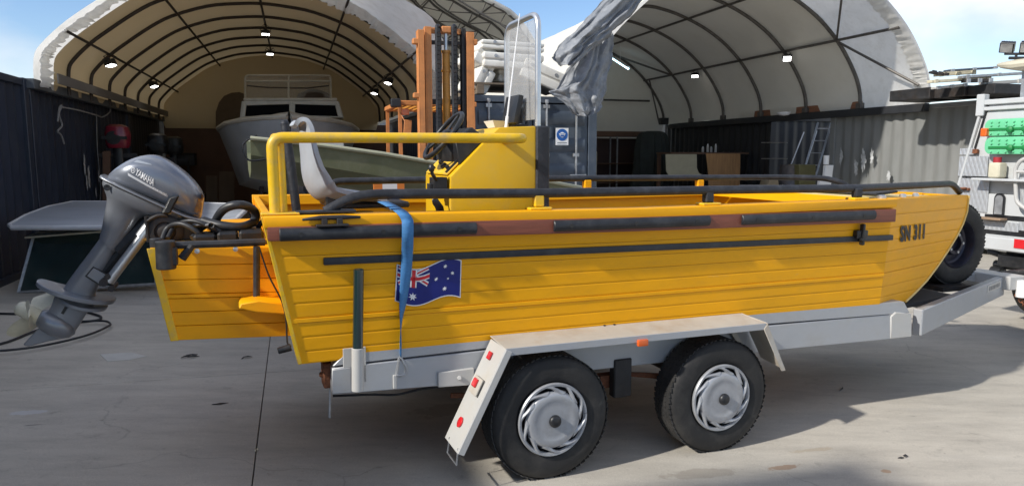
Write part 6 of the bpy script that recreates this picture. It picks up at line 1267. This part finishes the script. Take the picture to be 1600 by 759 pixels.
a = ur(1556, 266, UR - .1); jb = thing('jerry_bottle', 'cream plastic bottle with a red cap on the vehicle rear shelf', 'bottle', BF, (UR - .09, a.y, ur(1556, 278, UR - .1).z)); b0 = ur(1547, 278, UR - .1); b1 = ur(1568, 254, UR - .1)
m = MB(); m.span((UR - .15, b1.y, b0.z), (UR - .03, b0.y, b1.z)); m.build('bottle_body', M_CRM, jb, bevel=.03, seg=3)
m = MB(); m.lathe([(.035, 0), (.035, .05), (.001, .05)], (UR - .09, b0.y - .05, b1.z), (0, 0, 1), 14); m.build('bottle_cap', mat('dull_red_cap', (.35, .02, .03), .5), jb)
m = MB(); m.span((UR - .17, 2 * VC - vL + .1, b0.z - .025), (UR - .016, vL - .25, b0.z - .003)); m.build('rear_shelf', M_UTE, ute, bevel=.004)
a = ur(1586, 300, UR - .12); m = MB(); m.tube(fillet([ur(1602, 326, UR - .12), ur(1588, 316, UR - .12), ur(1586, 262, UR - .12), ur(1597, 248, UR - .12), ur(1640, 246, UR - .12), ur(1650, 320, UR - .12)], .06), .018, 10); m.tube([ur(1586, 268, UR - .12), ur(1640, 270, UR - .12)], .014, 8); m.tube([ur(1570, 285, UR - .1), ur(1586, 285, UR - .12)], .012, 8); m.build('carrier_tube', M_ALUW, ute, sharp=60)
p = ur(1620, 300, UR - .06); m = MB(); m.span((UR - .07, p.y - .18, p.z - .12), (UR - .03, p.y + .16, p.z + .18)); m.build('carrier_plate', M_CHK, ute)
b0, b1 = ur(1540, 387), ur(1700, 366); m = MB(); m.span((UR - .08, b1.y, b0.z), (UR - .016, b0.y, ur(1540, 367).z)); m.build('rear_bumper', M_UTE, ute, bevel=.01)
q0, q1 = ur(1584, 387, UR - .084), ur(1640, 379, UR - .084); m = MB(); m.span((UR - .088, q1.y, q0.z), (UR - .084, q0.y, q1.z)); m.build('reflective_tape', M_RED, ute)
# chassis, suspension, wheels, cab
m = MB(); m.span((UR + .05, VC - .5, zb_ - .2), (UR + 4.6, VC + .5, zb_ - .01)); m.build('chassis', M_BLK, ute)
m = MB(); m.tube([ur(1558, 428, UR + .2), ur(1575, 402, UR + .3), ur(1620, 398, UR + .3)], .05, 8); m.tube([ur(1555, 412, UR + .2), ur(1640, 425, UR + .2)], .04, 8); m.tube([ur(1545, 392, UR + .1), ur(1600, 410, UR + .1)], .03, 8); m.lathe([(.001, -.05), (.05, -.05), (.05, .05), (.001, .05)], ur(1558, 424, UR + .15), (0, 1, 0), 12); m.build('suspension_arm', M_BLK, ute)
m = MB(); m.span((UR - .45, VC - .05, zt1 - .1), (UR + .3, VC + .05, zt1)); m.span((UR + .0, VC - .55, zt1 - .06), (UR + .1, VC + .55, zt1 + .06)); m.build('tow_bar', M_BLK, ute, bevel=.01)
for u, v in ((UR + 1.3, vL - .22), (UR + 1.3, 2 * VC - vL + .0), (UR + 4.1, vL - .22), (UR + 4.1, 2 * VC - vL + .0)):
    r = .40; m = MB(); m.lathe([(.2, 0), (.37, 0), (.4, .03), (.4, .19), (.37, .22), (.2, .22)], (u, v, r - .018 * u), (0, 1, 0), 36); m.lathe([(.2, .02), (.1, .06), (.001, .06)], (u, v, r - .018 * u), (0, 1, 0), 20); m.lathe([(.2, .2), (.1, .16), (.001, .16)], (u, v, r - .018 * u), (0, 1, 0), 20); m.build('wheel', M_TYRE, ute, sharp=30)
y0, y1 = 2 * VC - vL + .03, vL - .03
m = MB(); m.prism([(UR + 2.02, y0, zb_), (UR + 2.02, y0, zc0 + .05), (UR + 2.1, y0, zc0 + .75), (UR + 3.2, y0, zc0 + .75), (UR + 3.75, y0, zc0 + .12), (UR + 4.9, y0, zc0 - .02), (UR + 4.95, y0, zb_)], (0, y1 - y0, 0)); m.build('cab', M_UTE, ute, bevel=.04, seg=2)
for y, s_ in ((y0 - .003, -1), (y1 + .003, 1)): m = MB(); m.prism([(UR + 2.2, y, zc0 + .15), (UR + 2.22, y, zc0 + .66), (UR + 3.12, y, zc0 + .66), (UR + 3.5, y, zc0 + .17)], (0, .004 * s_, 0)); m.build('side_window', M_GLS, ute)
m = MB(); m.prism([(UR + 3.27, y0 + .1, zc0 + .69), (UR + 3.7, y0 + .1, zc0 + .2), (UR + 3.7, y1 - .1, zc0 + .2), (UR + 3.27, y1 - .1, zc0 + .69)], (.03, 0, .03)); m.build('windscreen', M_GLS, ute)
# recovery boards
M_GRN = mat('mint_green_plastic', (.15, .56, .30), .45, var=.06, dirt=(.2, .42, .25), damt=.3, dscale=8); M_GRD = mat('deep_green_plastic', (.01, .20, .05), .5, var=.1)
def board(label, y_top, y_bot, uoff):
    a, b = ur(1537, y_bot, UR - uoff), ur(1537, y_top, UR - uoff); yl = a.y; yr = yl - 1.15; z0, z1 = a.z, b.z; o = thing('recovery_board', label, 'recovery board', BF, (UR - uoff, (yl + yr) / 2, z0), 'green recovery boards on the vehicle rear'); u = UR - uoff
    m = MB(); n = 8; r = .06; poly = []
    for cy, cz, a0 in ((yl - r, z1 - r, 0), (yr + r, z1 - r, 90), (yr + r, z0 + r, 180), (yl - r, z0 + r, 270)):
        for k in range(5): aa = R(a0 + k * 22.5); poly.append(Vector((u, cy + r * math.cos(aa), cz + r * math.sin(aa))))
    m.prism(poly, (.04, 0, 0)); m.build('board_panel', M_GRN, o, bevel=.01, seg=2)
    h = z1 - z0; m = MB()
    for f in (.30,): m.span((u - .008, yr + .05, z0 + h * f), (u + .002, yl - .04, z0 + h * (f + .16)))
    m.build('grip_recess', M_GRD, o, bevel=.004)
    m = MB()
    for k in range(15):
        for f in (.14, .62, .82): m.lathe([(.012, 0), (.008, .014), (.001, .015)], (u - .0, yl - .07 - k * .07, z0 + h * f), (-1, 0, 0), 6)
    m.build('grip_stud', M_GRN, o, kind='stuff')
    for k, f in enumerate((.42, .6)): m = MB(); m.lathe([(.03, 0), (.03, .03), (.012, .04), (.001, .04)], (u - .008, yl - .26 - k * .14, z0 + h * .36), (-1, 0, 0), 10); m.build('mounting_pin', M_GRD, o)
board('upper mint green recovery board on the white vehicle', 187, 213, .10); board('lower mint green recovery board on the white vehicle', 214.5, 241, .115)
m = MB()
for y in (ur(1560, 215).y, ur(1640, 215).y): m.span((UR - .07, y - .02, ur(1560, 238).z), (UR - .016, y + .02, ur(1560, 190).z))
m.each('board_mount', M_GALV, ute)
p = ur(1537, 207, UR - .13); m = MB(); m.span((UR - .14, p.y - .03, p.z - .04), (UR - .06, p.y + .03, p.z + .04)); m.build('tail_lamp', M_AMB, ute, bevel=.008)
# roof load: fibreglass awning pod and work lamps
a, b = ur(1545, 114, UR + .1), ur(1545, 96, UR + .1); aw = thing('roof_pod', 'cream fibreglass roof pod with a tapered end on the vehicle rack', 'roof pod', BF, (UR + .3, VC, a.z)); zz0, zz1 = a.z, b.z
m = MB(); m.loft([super_ring(Vector((UR + .3 - w_, y, lerp(zz0, zz1, c_))), Vector((UR + .3 + w_, y, lerp(zz0, zz1, c_))), Vector((0, 0, 1)), h_ * (zz1 - zz0) / 2, 16, 3) for y, w_, h_, c_ in ((a.y, .10, .3, .72), (a.y - .06, .16, .6, .62), (a.y - .2, .2, 1.0, .5), (VC, .22, 1.05, .5), (2 * VC - a.y, .2, .9, .5))]); m.build('pod_shell', mat('cream_fibreglass', (.58, .54, .42), .4, var=.06), aw)
m = MB()
for y in (a.y - .25, 2 * VC - a.y + .25): m.span((UR + .25, y - .03, ztop), (UR + .35, y + .03, zz0 + .02))
m.each('mount_leg', M_GALV, aw)
for k, px in enumerate((1574, 1606)):
    p = ur(px, 74, UR + .2); o = thing('work_light', ['square black work light tilted on the vehicle rack bar', 'second black work light at the far right of the rack bar'][k], 'work light', BF, p, 'work lights above the vehicle rack'); q = rotm(z=R(20), y=R(-25), x=R(10)); m = MB(); m.box(p, (.06, .12, .10), q)
    for j in range(5): m.box(p + q @ Vector((.04, lerp(-.045, .045, j / 4), 0)), (.03, .008, .09), q)
    m.build('lamp_housing', M_BLK, o, bevel=.006); m = MB(); m.box(p + q @ Vector((-.033, 0, 0)), (.006, .1, .08), q); m.build('lamp_lens', M_GALV, o); m = MB(); m.tube([p, ur(px, 84.5, UR + .2)], .01, 6); m.build('bracket', M_BLK, o)
m = MB(); a, b = ur(1570, 84.5, UR + .2), ur(1660, 84.5, UR + .2); m.tube([a, b], .012, 8); c = ur(1588, 84.5, UR + .2); m.tube([c, Vector((c.x, c.y, zz1 - .02))], .012, 8); m.tube([ur(1577, 91, UR + .2), ur(1660, 91, UR + .2)], .016, 6); m.build('light_bar', M_BLK, ute)
# ================================================================ ALUMINIUM SECTIONS ON THE GREY CONTAINER
secs = [((1452, 128), (1545, 122), .05, 'bottom pale section, nearest the tent corner'), ((1458, 138), (1506, 133), .04, 'short pale section under the others at the tent corner'), ((1462, 117), (1520, 113), .06, 'upper pale section with a round end fitting'), ((1478, 111), (1555, 106), .03, 'thin bluish section at the top of the pile'),
        ((1533, 131), (1640, 124), .06, 'long pale section with two bright clamps at right'), ((1500, 121), (1610, 114), .045, 'grey section crossing behind the long pale one'), ((1453, 113), (1475, 117), .035, 'dark short section jutting toward the tent'), ((1505, 127), (1545, 126), .05, 'dark grey middle section in the pile')]
for k, (p0, p1, w_, lab) in enumerate(secs):
    t_ = -1.2 - .18 * (k % 4); a, b = T(*p0, t_), T(*p1, t_ - .1); o = thing('aluminium_section', lab + ' on the grey container', 'aluminium section', TF, (a + b) / 2, 'aluminium sections piled on the grey container')
    mt = [M_CRM, M_ALUW, M_CRM, M_CBL, M_ALUW, M_GALV, M_DARK, M_DARK][k]; d = (b - a).normalized(); q = d.to_track_quat('X', 'Z').to_matrix()
    m = MB(); m.box((a + b) / 2, ((b - a).length, .12, w_), q); m.build('extrusion', mt, o, bevel=.006)
    m = MB()
    for f in (.06, .5, .93): m.box(a.lerp(b, f) + Vector((0, -.07, 0)), (.07, .03, w_ * 1.35), q)
    m.each('clamp', M_GALV if k % 2 else mt, o, bevel=.004)
for k, (x0, x1, y0, t_, lab) in enumerate(((1453, 1512, 136, -.9, 'dark timber bearer below the aluminium pile, nearer the tent'), (1508, 1562, 133, -1.5, 'dark timber bearer below the aluminium pile, in the middle'), (1555, 1650, 130, -2.0, 'dark timber bearer below the aluminium pile, nearer the vehicle'))):
    a, b = T(x0, y0, t_), T(x1, y0, t_); m = MB(); m.span((a.x, t_, 2.6), (b.x, t_ + .9, max(a.z, 2.7))); tag(m.build('timber_bearer', M_DARK, frame=TF, bevel=.01), lab, 'timber')
# ================================================================ GROUND CLUTTER
def gxy(px, py, dz=0.0):
    p = PZ(px, py, 0.0)
    for _ in range(3): p = PZ(px, py, -.018 * p.x + dz)
    return p
m = MB(); m.tube(smooth_path([gxy(*p, .012) for p in ((-60, 486), (20, 490), (90, 487), (130, 487), (152, 492), (158, 496), (150, 500), (100, 506), (60, 515), (0, 537), (-80, 545))], 6), .011, 6); tag(m.build('hose', M_RUB, frame=BF, sharp=60), 'black hose looped on the concrete behind the propeller', 'hose')
m = MB(); m.tube(smooth_path([gxy(*p, .035) for p in ((-60, 552), (30, 545), (90, 535), (140, 522), (168, 510), (172, 505), (160, 501), (120, 502))], 6), .010, 6); tag(m.build('hose', M_RUB, frame=BF, sharp=60), 'second black hose curving in front of the first one', 'hose')
rg = random.Random(11)
def scrap(px, py, n, sz, label, name, mt):
    m = MB(); c = gxy(px, py)
    for k in range(n):
        a = rg.uniform(0, 6.28); L_ = sz * rg.uniform(.4, 1.0); o_ = Vector((rg.uniform(-sz, sz), rg.uniform(-sz, sz) * .6, .004 + .004 * k)); d = Vector((math.cos(a), math.sin(a), 0)) * L_
        m.tube([c + o_ - d, c + o_ + Vector((d.y * .15, -d.x * .15, .003)), c + o_ + d], [.002, .006, .0015], 5)
    tag(m.build(name, mt, frame=BF), label, 'debris')
scrap(297, 558, 6, .045, 'tangle of black rubber scraps on the concrete left of the trailer', 'rubber_scrap', M_BLK); scrap(387, 559, 3, .04, 'thin dark scraps beside the joint left of the trailer', 'rubber_scrap', M_BLK)
scrap(335, 633, 1, .05, 'dark strip lying left of the expansion joint', 'twig', M_DARK); scrap(400, 704, 2, .012, 'pale pebble sitting on the expansion joint', 'pebble', M_CRM); scrap(1410, 714, 3, .02, 'dark metal bits on the sunlit concrete at right', 'metal_bit', M_DARK); scrap(1305, 612, 1, .09, 'thin wire lying in the shade below the draw bar', 'wire', M_DARK)
a = gxy(190, 556); m = MB(); m.prism([gxy(*p, .003) for p in ((156, 553), (205, 550), (229, 556), (200, 562), (168, 564))], (0, 0, -.003)); tag(m.build('paper_scrap', mat('off_white_card', (.55, .54, .5), .7, var=.1, dirt=(.4, .39, .36), damt=.6), frame=BF), 'flat off white card lying on the concrete behind the stern', 'card')
